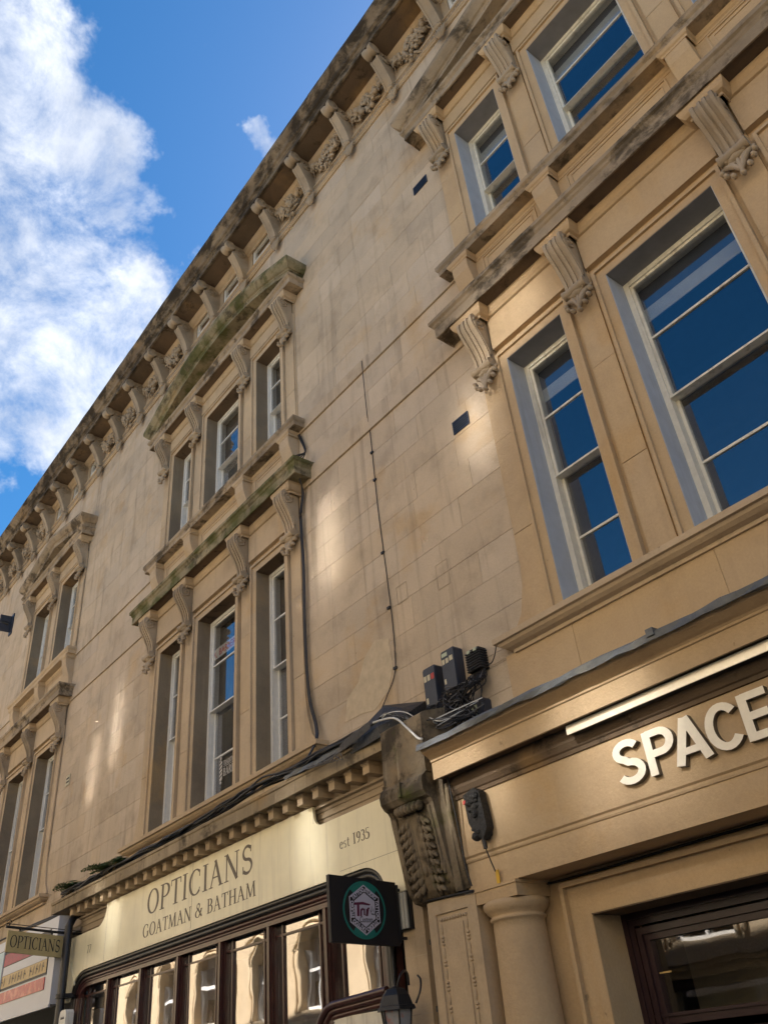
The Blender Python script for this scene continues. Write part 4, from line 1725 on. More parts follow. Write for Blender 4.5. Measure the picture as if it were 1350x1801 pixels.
def thick_letter(ch, x, z, h, xs_, y0, y1, w, parent, px, py, pz):
    m = MB()
    S, adv = sans_glyph(ch, w)
    for n, (pts, ww) in enumerate(S):
        Lp, Rp = ribbon(pts, ww)
        k = len(pts)
        yy = y1 - .0005 * n
        vs = [(x + p.x * h * xs_ - px, yy - py, z + p.y * h - pz) for p in Lp + Rp] + [(x + p.x * h * xs_ - px, y0 - py, z + p.y * h - pz) for p in Lp + Rp]
        m.add(vs, [(i, i + 1, k + i + 1, k + i) for i in range(k - 1)], 0)
        fs = []
        for i in range(k - 1):
            fs += [(2 * k + i, 2 * k + i + 1, i + 1, i), (k + i, k + i + 1, 3 * k + i + 1, 3 * k + i)]
        fs += [(0, k, 3 * k, 2 * k), (k - 1, 2 * k - 1, 4 * k - 1, 3 * k - 1)]
        m.add(vs, fs, 1)
    return m.build('letter', [M['letterface'], M['letterside']], parent)


for ch, x, xs_ in (('S', -3.615, 1.27), ('P', -3.352, 1.28), ('A', -3.12, 1.36), ('C', -2.845, 1.28), ('E', -2.583, 1.28)):
    thick_letter(ch, x, 3.135, .305, xs_, -.415, -.462, .165, sp, -3.1, -.415, 3.14)

# ------------------------------------------------------------------ tattoo sign
sx = -6.40
ts = empty('projecting_sign', None, (sx, -.33, 2.78), R(90))
ts.rotation_euler = (0, 0, R(90))
tag(ts, 'square black projecting sign reading Tru Custom Tattoo Studio in a teal ring', 'sign')
# local: x = into the wall (+y of the world), -y = towards the camera side (+x of the world), z up
k0, k1 = -.745, .0
m = MB()
m.add([(k0, -.02, .30), (k1, -.02, .262), (k1, -.02, -.267), (k0, -.02, -.235), (k0, .02, .30), (k1, .02, .262), (k1, .02, -.267), (k0, .02, -.235)],
      [(0, 1, 2, 3), (7, 6, 5, 4), (0, 4, 5, 1), (1, 5, 6, 2), (2, 6, 7, 3), (3, 7, 4, 0)])
m.build('board', M['panel_black'], ts)
m = MB()
for z in (.20, -.20):
    m.box(-.02, .16, -.012, .012, z - .012, z + .012)
m.box(.0, .02, -.03, .03, -.24, .24)
m.build('wall_bracket', M['black_iron'], ts)
CX, CZ = -.375, .022


def disc(r0, r1, y, mat, name, parent, n=40, sides=None, rot=0.0, asp=1.0):
    mb = MB()
    N = sides or n
    vs = []
    for yy in (y, y + .002):
        for r in (r0, r1):
            for i in range(N):
                a = 2 * math.pi * i / N + rot
                vs.append((CX + r * math.cos(a) * asp, yy, CZ + r * math.sin(a)))
    if r0 <= 0:
        mb.add(vs[N:2 * N], [tuple(range(N))])
        mb.add(vs[3 * N:], [tuple(range(N - 1, -1, -1))])
        mb.add(vs[N:2 * N] + vs[3 * N:], [(i, (i + 1) % N, N + (i + 1) % N, N + i) for i in range(N)])
    else:
        mb.add(vs, [(i, (i + 1) % N, N + (i + 1) % N, N + i) for i in range(N)])
        mb.add(vs, [(N + i, N + (i + 1) % N, 3 * N + (i + 1) % N, 3 * N + i) for i in range(N)])
        mb.add(vs, [(i, (i + 1) % N, 2 * N + (i + 1) % N, 2 * N + i) for i in range(N)])
    return mb.build(name, mat, parent)


disc(.218, .236, -.0225, M['teal'], 'teal_ring', ts)
disc(.0, .214, -.0215, M['panel_black'], 'dark_disc', ts)
for (a0, a1, nm) in ((48, 132, 'teal_top'), (232, 300, 'teal_foot')):
    m = MB()
    k = 12
    up_ = [(CX + .217 * math.cos(R(a0 + (a1 - a0) * i / k)), -.0238, CZ + .217 * math.sin(R(a0 + (a1 - a0) * i / k))) for i in range(k + 1)]
    lo_ = [(CX + .13 * math.cos(R(a0 + (a1 - a0) * i / k)), -.0238, CZ + .13 * math.sin(R(a0 + (a1 - a0) * i / k))) for i in range(k + 1)]
    m.add(up_ + lo_, [(i, i + 1, k + 2 + i, k + 1 + i) for i in range(k)])
    m.build(nm, M['teal'], ts)
disc(0, .205, -.0262, M['lilac'], 'hexagon_border', ts, sides=6, rot=R(90), asp=.93)
disc(0, .193, -.0276, M['panel_black'], 'hexagon_band', ts, sides=6, rot=R(90), asp=.93)
disc(0, .140, -.0290, M['lilac'], 'hexagon_field', ts, sides=6, rot=R(90), asp=.93)
ME_TS = {w: font_mesh(w, .047, .001, 'word_' + w.lower(), M['lilac'], .0022) for w in ('TATTOO', 'STUDIO')}
for i in range(6):
    a = R(120 - 60 * i)
    rr_ = .147
    wd = 'TATTOO' if i % 2 == 0 else 'STUDIO'
    o = inst(ME_TS[wd], 'word', ts, (CX + rr_ * math.cos(a) * .93, -.0305, CZ + rr_ * math.sin(a)), (R(90), 0, 0), (.82, 1, 1))
    o.rotation_euler = (Matrix.Rotation(-(a - R(90)), 4, 'Y') @ Matrix.Rotation(R(90), 4, 'X')).to_euler()
m = MB()
yb = -.0308
m.add([(CX - .115, yb, CZ + .055), (CX - .02, yb, CZ + .062), (CX + .062, yb, CZ + .045), (CX + .05, yb, CZ + .034), (CX - .03, yb, CZ + .040), (CX - .118, yb, CZ + .034)], [(0, 1, 2, 3, 4, 5)])
for (pts, w_) in (([(-.075, .04), (-.08, -.055)], .026), ([(-.045, .0), (-.05, -.055)], .018), ([(-.045, -.005), (-.02, .008)], .018), ([(-.01, .008), (-.012, -.04), (.012, -.05), (.02, .005)], .017), ([(.034, .012), (.018, -.05)], .018), ([(.03, .01), (.048, .012)], .014)):
    Lp, Rp = ribbon(pts, w_)
    k = len(pts)
    vs = [(CX + p.x, yb - .0003, CZ + p.y) for p in Lp + Rp]
    m.add(vs, [(i, i + 1, k + i + 1, k + i) for i in range(k - 1)])
m.build('brush_word', M['plum'], ts)
o = inst(font_mesh('Custom', .062, .0008, 'word_custom', M['blackish'], 0, .35), 'word', ts, (CX + .0, -.0306, CZ - .082), (R(90), 0, 0), (.72, 1.1, 1))
m = MB()
pts = [(.058, .0), (.068, -.02), (.075, .03), (.085, -.012), (.098, .012), (.096, -.02), (.112, -.008), (.105, -.035), (.066, -.03), (.058, .0)]
for off in (0, -.012):
    Lp, Rp = ribbon([(a, b + off * .6) for a, b in (pts if off == 0 else pts[6:9])], .005)
    k = len(Lp)
    m.add([(CX + p.x, yb, CZ + p.y) for p in Lp + Rp], [(i, i + 1, k + i + 1, k + i) for i in range(k - 1)])
m.build('crown_print', M['blackish'], ts)

# ------------------------------------------------------------------ hanging OPTICIANS board and its iron arm
hs_ = empty('hanging_sign', None, (-14.60, -.44, 3.68), R(90))
tag(hs_, 'small cream hanging board reading OPTICIANS on a black iron arm at the far left', 'sign')
m = MB()
m.add([(-.86, -.02, .215), (0, -.02, .14), (0, -.02, -.165), (-.86, -.02, -.08), (-.86, .02, .215), (0, .02, .14), (0, .02, -.165), (-.86, .02, -.08)],
      [(0, 1, 2, 3), (7, 6, 5, 4), (0, 4, 5, 1), (1, 5, 6, 2), (2, 6, 7, 3), (3, 7, 4, 0)])
bd = m.build('board', M['sign_cream2'], hs_)
x = -.81
wS = (.78) / text_width('OPTICIANS', serif_glyph, .17, .06)
for i, ch in enumerate('OPTICIANS'):
    mb = MB()
    text_mb(mb, ch, serif_glyph, 0, 0, .17, -.0205, .0015, 0, wS, layer=.0004)
    zz = -.015 - (x + .86) * .0965
    mb.build('letter', M['blackish'], bd, (x, 0, zz))
    x += (serif_glyph(ch)[1] + .06) * .17 * wS
m = MB()
m.tube([(.33, 0, .17), (-.2, 0, .205), (-.9, 0, .27)], .02, 6)
m.tube([(.33, 0, .21), (-.88, 0, .31)], .006, 5)
m.tube([(-.86 + .0, 0, .27)] + [(-.86 + .035 * math.cos(t * .7), 0, .33 + .035 * math.sin(t * .7)) for t in range(-2, 7)], .007, 5)
m.build('iron_arm', M['black_iron'], hs_)
m = MB()
for xx in (-.68, -.18):
    zt = .19 - (xx + .5) * .0 + (.07 if xx < -.5 else .02)
    m.tube([(xx, 0, zt + .01), (xx, 0, zt - .08)], .012, 5)
    m.ell((xx, 0, zt - .02), .022, .022, .022)
m.build('hanger', M['black_iron'], hs_)

# ------------------------------------------------------------------ light-box sign at the far left
lb = empty('lightbox_sign', None, (-16.4, -.45, 3.5))
tag(lb, 'white light-box shop sign with crimson and gold panels at the lower left', 'sign')


def lbx(nm, mat, x0, x1, y0, y1, z0, z1):
    m = MB()
    m.box(x0 + 16.4, x1 + 16.4, y0 + .45, y1 + .45, z0 - 3.5, z1 - 3.5)
    return m.build(nm, M[mat], lb)


lbx('case', 'sign_white', -19.5, -14.70, -.50, -.30, 2.90, 4.14)
lbx('case_edge', 'sign_white', -19.5, -14.68, -.52, -.495, 2.86, 2.90)
lbx('black_frame', 'blackish', -19.0, -14.98, -.508, -.4985, 3.335, 3.985)
lbx('gold_band', 'gold', -18.9, -15.0, -.512, -.507, 3.37, 3.56)
lbx('silver_band', 'sign_white', -18.9, -15.0, -.5125, -.5065, 3.565, 3.70)
lbx('crimson_band', 'crimson', -17.2, -15.0, -.513, -.506, 3.715, 3.90)
lbx('blue_panel', 'skyblue', -19.0, -17.25, -.515, -.505, 3.36, 3.97)
lbx('navy_strip', 'navy', -17.27, -17.20, -.517, -.504, 3.34, 3.98)
lbx('red_panel', 'salmon', -18.9, -15.02, -.512, -.4986, 3.13, 3.305)
rl = random.Random(9)
m = MB()
for i in range(26):
    x = -18.8 + i * .145 + 16.4
    if i % 7 == 6:
        continue
    a = rl.uniform(-.02, .02)
    m.add([(x, -.0665, -.10), (x + .03, -.0665, -.10), (x + .05 + a, -.0665, .03), (x + .02 + a, -.0665, .03)], [(0, 1, 2, 3)])
    if i % 2:
        m.add([(x, -.0665, -.03), (x + .09, -.0665, -.05), (x + .09, -.0665, -.03), (x, -.0665, -.01)], [(0, 1, 2, 3)])
g = m.build('gold_band_marks', M['lettering'], lb)
g['kind'] = 'stuff'

# ------------------------------------------------------------------ pipes, cables and boxes


def cat(pts, n=6):
    P = [Vector(p) for p in pts]
    out = []
    for i in range(len(P) - 1):
        a, b, c, d = P[max(0, i - 1)], P[i], P[i + 1], P[min(len(P) - 1, i + 2)]
        for j in range(n):
            t = j / n
            out.append(.5 * ((2 * b) + (c - a) * t + (2 * a - 5 * b + 4 * c - d) * t * t + (3 * b - a - 3 * c + d) * t ** 3))
    out.append(P[-1])
    return out


def cable(name, label, pts, r, mat='cable', group=None, n=6, kind=None, catg='cable'):
    m = MB()
    m.tube(cat(pts, n), r, 6)
    o = m.build(name, M[mat])
    return tag(o, label, catg, group, kind)


m = MB()
m.tube([(-14.50, -.40, 0.2), (-14.50, -.40, 3.95), (-14.58, -.30, 4.12), (-14.62, -.12, 4.22), (-14.62, -.02, 4.3)], .062, 12)
for z in (2.98, 1.4):
    m.tube([(-14.50, -.40, z - .03), (-14.50, -.40, z + .03)], .078, 12)
    m.box(-14.62, -14.40, -.40, -.03, z - .03, z + .03)
tag(m.build('drainpipe', M['black_iron']), 'black iron drainpipe beside the light-box sign at the left end of the opticians', 'drainpipe')
m = MB()
m.tube([(-6.03, -.225, .2), (-6.03, -.225, 2.55), (-6.02, -.22, 2.82)], .040, 10)
for z in (2.5, 2.0, 1.6):
    m.tube([(-6.03, -.225, z - .02), (-6.03, -.225, z + .02)], .052, 10)
tag(m.build('drainpipe', M['black_iron']), 'thin dark pipe running up between the two shops under the carved console', 'drainpipe')

cable('wall_cable', 'thin black cable clipped down the joint between the two houses',
      [(-6.47, -.04, 9.95), (-6.475, -.032, 9.0), (-6.475, -.01, 8.6), (-6.47, -.008, 7.4), (-6.43, -.008, 6.4), (-6.415, -.008, 5.7), (-6.45, -.01, 5.24), (-6.62, -.02, 5.0), (-6.76, -.03, 4.85)], .0058, group='cables on the facade')
mm = MB()
for z in (8.3, 7.85, 6.75, 6.0, 5.25):
    bx('cable_clip', M['cable'], bpy.data.objects['wall_cable'], -6.50 + (8 - z) * .012, -6.45 + (8 - z) * .012, -.022, -.001, z, z + .03)

m = MB()
for k in range(4):
    j = [random.uniform(-.02, .02) for _ in range(3)]
    m.tube(cat([(-8.10 + j[0], -.04, 9.74), (-7.93 + j[1], -.05, 9.3), (-7.90, -.30 + k * .05, 9.05), (-7.96 + j[2], -.15, 8.80), (-8.06 + k * .014, -.05, 8.6), (-8.12 + k * .014, -.06, 8.2), (-8.10 + k * .014, -.055, 7.4), (-8.13 + k * .014, -.05, 6.4), (-8.09 + k * .014, -.05, 5.55), (-7.95 + k * .014, -.06, 5.1), (-7.86 + k * .014, -.14, 4.86), (-7.8, -.35, 4.55)], 6), .0095, 6)
tag(m.build('wall_cable', M['cable']), 'thick black cables hanging down the wall right of the barber windows', 'cable', 'cables on the facade')

# bundle lying on the opticians' cornice
m = MB()
rc = random.Random(12)
for k in range(13):
    y = -.47 + rc.uniform(-.04, .06)
    z = 4.43 + rc.uniform(0, .055)
    pts = []
    x = -14.75
    while x < -6.2:
        bulge = .05 * math.exp(-((x + 8.6) / .9) ** 2)
        pts.append((x, y + rc.gauss(0, .018) - bulge, z + rc.gauss(0, .010) + (bulge * .6) + (.03 if x > -7.6 else 0)))
        x += rc.uniform(.22, .5)
    pts.append((-6.15, y - .02, 4.47 + rc.uniform(0, .05)))
    m.tube(cat(pts, 3), rc.uniform(.007, .016), 5)
for k in range(5):
    x = -9.4 + k * .7
    m.tube(cat([(x, -.48, 4.47), (x + .25, -.53, 4.44), (x + .55, -.49, 4.47)], 5), .008, 5)
tag(m.build('cable_bundle', M['cable']), 'long bundle of black cables lying along the opticians stone cornice', 'cable', kind='stuff')
m = MB()
for k in range(7):
    m.tube(cat([(-7.6 + .1 * k, -.52, 4.42), (-7.2 + .08 * k, -.60, 4.33 - .012 * k), (-6.7, -.62, 4.34 + .01 * k), (-6.2, -.62, 4.41 + .012 * k)], 6), .006, 5)
tag(m.build('loose_cable', M['cable_grey']), 'loose grey cables sagging under the lead flashing left of the carved console', 'cable', kind='stuff')
m = MB()
for k in range(5):
    z = 4.36 - k * .01
    m.tube(cat([(-14.62, -.15 - .02 * k, 4.25), (-15.2, -.22, 4.28 + rc.uniform(-.02, .02)), (-16.4, -.25, 4.31 + rc.uniform(-.02, .02)), (-18.0, -.26, 4.33), (-20.5, -.25, 4.34)], 5), .012 + .004 * (k % 2), 5)
for k in range(14):
    m.tube(cat([(-14.70 + rc.uniform(-.1, .05), -.10, 4.55 + rc.uniform(-.05, .1)), (-14.75 + rc.uniform(-.12, .08), -.25, 4.40), (-14.62 + rc.uniform(-.12, .1), -.30, 4.25 + rc.uniform(-.1, .05)), (-14.66 + rc.uniform(-.1, .1), -.2, 4.1)], 4), .009, 5)
tag(m.build('cable_bundle', M['cable']), 'tangled black cables round the left corner of the opticians cornice', 'cable', kind='stuff')


def junction(label, x0, x1, z0, z1, th, mat, labels, slant=.03, group='junction boxes above the carved console'):
    b = empty('junction_box', None, ((x0 + x1) / 2, -.005, (z0 + z1) / 2))
    tag(b, label, 'junction box', group)
    w, h = (x1 - x0) / 2, (z1 - z0) / 2
    m = MB()
    pts = [(-w, h - .02), (-w + .015, h), (w - .015, h), (w, h - .02), (w - slant * .2, -h + .02), (w - .02, -h), (-w + .02, -h), (-w, -h + .02)]
    m.prism(pts, 'y', -th, 0)
    m.prism([(a * .93, b_ * .96) for a, b_ in pts], 'y', -th - .012, -th)
    m.build('case', M[mat], b)
    for (a, c, d, e, mt) in labels:
        q = MB()
        q.box(-w + a * 2 * w, -w + c * 2 * w, -th - .0145, -th - .0118, -h + d * 2 * h, -h + e * 2 * h)
        q.build('label', M[mt], b)
    return b


junction('left blue-black junction box with red and cream labels on the wall', -5.895, -5.705, 4.565, 5.0, .11, 'box_blue', [(.08, .28, .66, .80, 'label_paper'), (.36, .58, .66, .80, 'label_paper'), (.66, .9, .66, .80, 'salmon'), (.12, .26, .12, .26, 'label_paper')])
junction('tallest blue-black junction box with green labels, second from the left', -5.60, -5.40, 4.645, 5.075, .11, 'box_blue', [(.1, .5, .84, .93, 'label_green'), (.08, .26, .66, .78, 'label_paper'), (.34, .54, .66, .78, 'label_paper'), (.62, .86, .68, .80, 'label_paper'), (.1, .22, .18, .30, 'label_paper')])
junction('square junction box with one big faded label just above the lead flashing', -5.345, -5.125, 4.235, 4.44, .10, 'box_blue', [(.22, .62, .1, .9, 'label_green')])
b = empty('junction_box', None, (-5.17, -.005, 4.83))
tag(b, 'black ribbed cable terminal wrapped in wires, right of the junction boxes', 'junction box', 'junction boxes above the carved console')
m = MB()
m.box(-.085, .085, -.10, 0, -.11, .11)
m.build('case', M['blackish'], b)
m = MB()
for i in range(8):
    z = -.10 + i * .026
    m.tube([(-.092, -.0, z), (-.092, -.108, z), (.092, -.108, z), (.092, 0, z)], .0085, 5)
m.tube(cat([(-.1, -.05, -.07), (-.02, -.13, -.09), (.1, -.06, -.05), (0, -.12, -.03), (-.1, -.06, -.05)], 6), .008, 5)
m.build('wire_wrap', M['cable'], b)
for i in (-1, 1):
    q = MB()
    q.box(i * .045 - .02, i * .045 + .02, -.118, -.10, .075, .105)
    q.build('label', M['label_green'], b)
# tangle of wires between the boxes and the shop cornice
m = MB()
m2 = MB()
m3 = MB()
rc = random.Random(31)
for k in range(105):
    s = rc.choice([(-5.80, 4.56), (-5.5, 4.64), (-5.5, 4.64), (-5.22, 4.72), (-5.14, 4.72)])
    x0_, z0_ = s[0] + rc.uniform(-.07, .07), s[1]
    x1_ = rc.uniform(-6.0, -5.15)
    z1_ = rc.uniform(4.12, 4.30)
    pts = [(x0_, -.06, z0_), (x0_ + rc.uniform(-.06, .06), -.08 - rc.random() * .06, z0_ - .12)]
    xm = (x0_ + x1_) / 2
    for q in range(3):
        f = (q + 1) / 4
        pts.append((x0_ + (x1_ - x0_) * f + rc.gauss(0, .09), -.10 - rc.random() * .20, z0_ + (z1_ - z0_) * (f ** .7) + rc.gauss(0, .045)))
    pts.append((x1_, -.10 - rc.random() * .3, z1_))
    tgt = m if k % 4 else m2
    tgt.tube(cat(pts, 4), rc.uniform(.004, .0075), 4)
for k in range(9):
    a = [(-6.3 + rc.uniform(-.1, .2), -.50, 4.47), (-6.05 + rc.uniform(-.1, .1), -.50, 4.50 + rc.uniform(-.03, .05)), (-5.8 + rc.uniform(-.1, .1), -.42 - rc.uniform(0, .15), 4.40 + rc.uniform(-.04, .04)), (-5.55 + rc.uniform(-.1, .1), -.35 - rc.uniform(0, .2), 4.27 + rc.uniform(-.05, .04)), (-5.3 + rc.uniform(-.15, .1), -.35 - rc.uniform(0, .15), 4.22 + rc.uniform(-.04, .05)), (-5.1 + rc.uniform(-.2, .1), -.2, 4.30 + rc.uniform(-.04, .1))]
    (m3 if k % 3 == 0 else m2 if k % 3 == 1 else m).tube(cat(a, 6), .0055, 5)
m3.tube(cat([(-6.15, -.62, 4.45), (-5.86, -.60, 4.40), (-5.62, -.66, 4.22), (-5.42, -.72, 4.05), (-5.34, -.74, 4.01)], 6), .011, 6)
tag(m.build('wire_tangle', M['cable']), 'tangle of thin black wires under the junction boxes', 'wires', kind='stuff')
tag(m2.build('wire_tangle', M['cable_grey']), 'grey wires mixed into the tangle under the junction boxes', 'wires', kind='stuff')
tag(m3.build('loose_cable', M['cable_white']), 'pale looping cables lying over the top of the carved console', 'cable', kind='stuff')
cable('loose_cable', 'thin black wire curving from the wire terminal to the near window sill', [(-5.09, -.06, 4.76), (-4.98, -.08, 4.72), (-4.90, -.10, 4.76), (-4.86, -.1, 4.84)], .006, group='cables on the facade')
cable('loose_cable', 'black cable running along the top of the column and under the near fascia', [(-5.86, -.41, 2.79), (-5.5, -.42, 2.775), (-5.29, -.425, 2.765), (-5.26, -.395, 2.762), (-4.9, -.15, 2.755), (-4.78, -.03, 2.745), (-4.3, -.03, 2.74), (-3.2, -.035, 2.75), (-1.5, -.03, 2.74)], .010, group='cables on the facade')
cable('loose_cable', 'black cable down the right edge of the carved console', [(-5.39, -.60, 4.0), (-5.33, -.52, 3.80), (-5.31, -.50, 3.55), (-5.31, -.46, 3.2), (-5.30, -.45, 2.95), (-5.28, -.43, 2.8)], .009, group='cables on the facade')

# black wrapped thing hanging on the near fascia, with its yellow tag
b = empty('wrapped_floodlight', None, (-5.06, -.46, 3.30))
tag(b, 'black plastic wrapped light hanging from the left end of the near fascia', 'light fitting')
m = MB()
rc = random.Random(5)
for i in range(30):
    z = .16 - i * .0115
    m.ell((rc.uniform(-.045, .05) + (.16 - z) * .05, rc.uniform(-.05, .02), z), rc.uniform(.03, .055), .045, rc.uniform(.02, .04), 7, 5, 0, Matrix.Rotation(rc.uniform(-1, 1), 3, 'X'))
m.prism([(-.10, .19), (.03, .22), (.09, .18), (.115, .0), (.125, -.12), (.07, -.20), (-.0, -.17), (-.075, -.05)], 'y', -.05, .03)
m.build('wrapping', M['foam'], b)
m = MB()
m.tube([(.04, -.02, -.17), (.05, -.02, -.27)], .018, 6)
m.tube([(.05, -.02, -.27), (.07, .0, -.38), (.08, .02, -.45)], .006, 5)
m.build('lead_wire', M['cable'], b)
q = MB()
q.box(-.10, -.07, -.062, -.05, .11, .14)
q.build('red_mark', M['red'], b)
m = MB()
m.box(-.017, .017, -.004, .004, -.10, 0)
o = m.build('cable_tag', M['yellow'], None, (-4.985, -.415, 2.865))
tag(o, 'small yellow cable tag hanging below the black wrapped light', 'tag')

# wall vents
for (x0_, x1_, z0_, z1_, mt, lab, bars_) in ((-5.01, -4.75, 7.575, 7.755, 'box_blue', 'blue-black grille vent left of the near first-floor window', 6), (-4.985, -4.695, 12.05, 12.21, 'box_blue', 'dark grille vent high up left of the near top window', 6), (-16.68, -16.49, 6.79, 7.0, 'label_paper', 'small pale louvred vent low on the far wall', 3)):
    v = empty('wall_vent', None, ((x0_ + x1_) / 2, -.004, (z0_ + z1_) / 2))
    tag(v, lab, 'vent')
    w, h = (x1_ - x0_) / 2, (z1_ - z0_) / 2
    m = MB()
    m.box(-w, w, -.012, 0, h - .012, h)
    m.box(-w, w, -.012, 0, -h, -h + .012)
    m.box(-w, -w + .012, -.012, 0, -h + .012, h - .012)
    m.box(w - .012, w, -.012, 0, -h + .012, h - .012)
    m.build('rim', M[mt], v)
    q = MB()
    q.box(-w + .01, w - .01, -.004, -.001, -h + .01, h - .01)
    q.build('back', M['panel_black'], v)
    for i in range(bars_):
        z = -h + (i + .5) * 2 * h / bars_
        q = MB()
        q.box(-w + .012, w - .012, -.012, -.003, z - h * .35 / bars_ * 1.2, z + h * .35 / bars_ * 1.2)
        q.build('slat', M[mt], v)

# lantern by the door
L = empty('wall_lantern', None, (-6.30, -.50, 1.72))
tag(L, 'black six-sided wall lantern hanging below the tattoo sign', 'lantern')
m = MB()


def hexring(m, prof, mi=0):
    vs = []
    for (r, z) in prof:
        for i in range(6):
            a = math.pi / 6 + i * math.pi / 3
            vs.append((r * math.cos(a), r * math.sin(a), z))
    fs = [(j * 6 + i, j * 6 + (i + 1) % 6, j * 6 + 6 + (i + 1) % 6, j * 6 + 6 + i) for j in range(len(prof) - 1) for i in range(6)]
    m.add(vs, fs, mi)


hexring(m, [(.215, .27), (.20, .305), (.185, .31), (.15, .40), (.105, .455), (.05, .475), (.001, .48)])
hexring(m, [(.215, .27), (.17, .275), (.001, .275)])
m.tube([(0, 0, .47), (0, 0, .50), (0, 0, .52), (0, 0, .60)], .02, 8, rs=[.03, .014, .022, .003])
m.build('lamp_roof', M['black_iron'], L)
m = MB()
for i in range(6):
    a = math.pi / 6 + i * math.pi / 3
    m.tube([(.165 * math.cos(a), .165 * math.sin(a), .28), (.115 * math.cos(a), .115 * math.sin(a), -.08)], .010, 5)
hexring(m, [(.12, -.08), (.125, -.10), (.06, -.15), (.001, -.17)])
m.build('lamp_frame', M['black_iron'], L)
m = MB()
hexring(m, [(.155, .272), (.108, -.078)])
m.build('lamp_glass', M['lampglass'], L)
m = MB()
m.tube(cat([(.02, 0, .43), (.07, .02, .56), (.03, .12, .62), (-.06, .24, .60), (-.09, .27, .5)], 5), .012, 6)
m.tube(cat([(.20, .10, .31), (.24, .14, .42), (.19, .20, .52), (.08, .26, .57)], 5), .011, 6)
m.build('lamp_bracket', M['black_iron'], L)
L.scale = (.82, .82, .82)
L.location.z = 1.80

# long frosted lamp on the pilaster
b = empty('bulkhead_lamp', None, (-6.37, -.25, 2.80))
tag(b, 'frosted glass bulkhead lamp on the pilaster right of the tattoo sign', 'lamp')
m = MB()
m.box(-.10, .10, -.02, .02, -.16, .16)
m.build('base', M['black_iron'], b)
for i in range(4):
    q = MB()
    q.tube([(-.075 + i * .045, -.035, -.15), (-.075 + i * .045, -.035, .15)], .022, 8)
    q.build('tube', M['tubeglass'], b)

# white alarm box low on the left
b = empty('alarm_box', None, (-14.28, -.36, 2.62))
tag(b, 'white plastic alarm box beside the left foot of the opticians shopfront', 'alarm box')
m = MB()
m.prism([(-.14, -.18), (-.15, .06), (-.12, .14), (-.06, .16), (.08, .16), (.12, .12), (.11, -.18)], 'y', -.06, .06)
m.build('case', M['white'], b)
m = MB()
for i in range(4):
    m.tube([(-.07 + i * .035, -.0615, .04), (-.055 + i * .035, -.0615, .07), (-.045 + i * .035, -.0615, .04)], .004, 4)
m.build('print', M['cable_grey'], b)

# bracket arm high on the far wall
b = empty('flagpole_bracket', None, (-23.0, 0, 13.15))
tag(b, 'dark iron bracket arm sticking out of the far wall at the left edge', 'bracket')
m = MB()
m.box(-.12, .12, -.03, 0, -.32, .32)
m.prism([(-.02, .25), (.02, .25), (.02, -.25), (-.02, -.25)], 'y', -.35, -.03)
m.build('wall_plate', M['box_blue'], b)
m = MB()
m.tube([(0, -.1, .0), (-.3, -1.6, .25)], .07, 8)
m.build('arm', M['blackish'], b)

# ------------------------------------------------------------------ ferns growing on the cornice


def fern(x, y, z, r, n, seed, label, catg='fern'):
    rf = random.Random(seed)
    b = empty('fern', None, (x, y, z))
    tag(b, label, catg, 'ferns growing on the opticians cornice')
    m = MB()
    for k in range(n):
        a = rf.uniform(0, 2 * math.pi)
        L_ = r * rf.uniform(.6, 1.1)
        up_ = rf.uniform(.25, 1.0)
        d = Vector((math.cos(a), math.sin(a) * .7 - .25, 0))
        pts = [Vector((0, 0, 0)) + d * L_ * t * .9 + Vector((0, 0, up_ * L_ * (t - .75 * t * t * 1.2))) for t in [i / 7 for i in range(8)]]
        side = Vector((-d.y, d.x, .15)).normalized()
        for i in range(1, 8):
            w = L_ * .26 * math.sin(math.pi * (i / 8) ** .8) + .006
            p = pts[i]
            tdir = (pts[i] - pts[i - 1]) * .42
            for s in (-1, 1):
                tip = p + side * s * w + tdir + Vector((0, 0, rf.uniform(-.012, .012)))
                m.add([p - tdir * .5, p + tdir, tip], [(0, 1, 2)])
        m.tube(pts, .003, 3)
    m.build('fronds', M['leaf'], b)
    m = MB()
    for k in range(6):
        a = rf.uniform(0, 6.28)
        m.tube(cat([(0, 0, 0), (math.cos(a) * r * .4, -.03 - rf.random() * .05, rf.uniform(-.02, .05)), (math.cos(a) * r * .8, -.08, -rf.random() * .15)], 4), .004, 3)
    m.build('dry_stems', M['leaf_dry'], b)
    return b


fern(-14.50, -.42, 4.50, .34, 34, 1, 'green fern at the left corner of the opticians cornice, leftmost of the plants')
fern(-13.05, -.44, 4.48, .38, 40, 2, 'bushiest fern, in the middle of the three plants on the cornice')
fern(-12.60, -.42, 4.49, .26, 26, 3, 'small fern at the right end of the plants on the cornice')
# prints on the barber's window
bw = empty('window_poster', None, (-10.74, .225, 7.36))
tag(bw, 'white BARBER poster with scissors inside the middle window above the opticians', 'poster')
m = MB()
m.box(-.40, .40, .0, .002, -.09, .09)
m.build('sheet', M['paper'], bw)
o = inst(font_mesh('BARBER', .15, .0006, 'word_barber', M['red'], .002), 'word', bw, (.06, -.0012, -.005), (R(90), 0, 0), (1.0, 1.05, 1))
m = MB()
for (a, c) in (((-.36, .05), (-.29, -.04)), ((-.36, -.02), (-.30, .04)), ((-.30, -.04), (-.27, -.06))):
    Lp, Rp = ribbon([a, c], .02)
    m.add([(p.x, -.0012, p.y) for p in Lp + Rp], [(0, 1, 3, 2)])
m.build('scissors_print', M['red'], bw)
bd2 = empty('window_decal', None, (-10.70, .289, 5.47))
tag(bd2, 'cream barber pole decal with TRADITIONAL BARBER lettering low in the middle window', 'window decal')
m = MB()
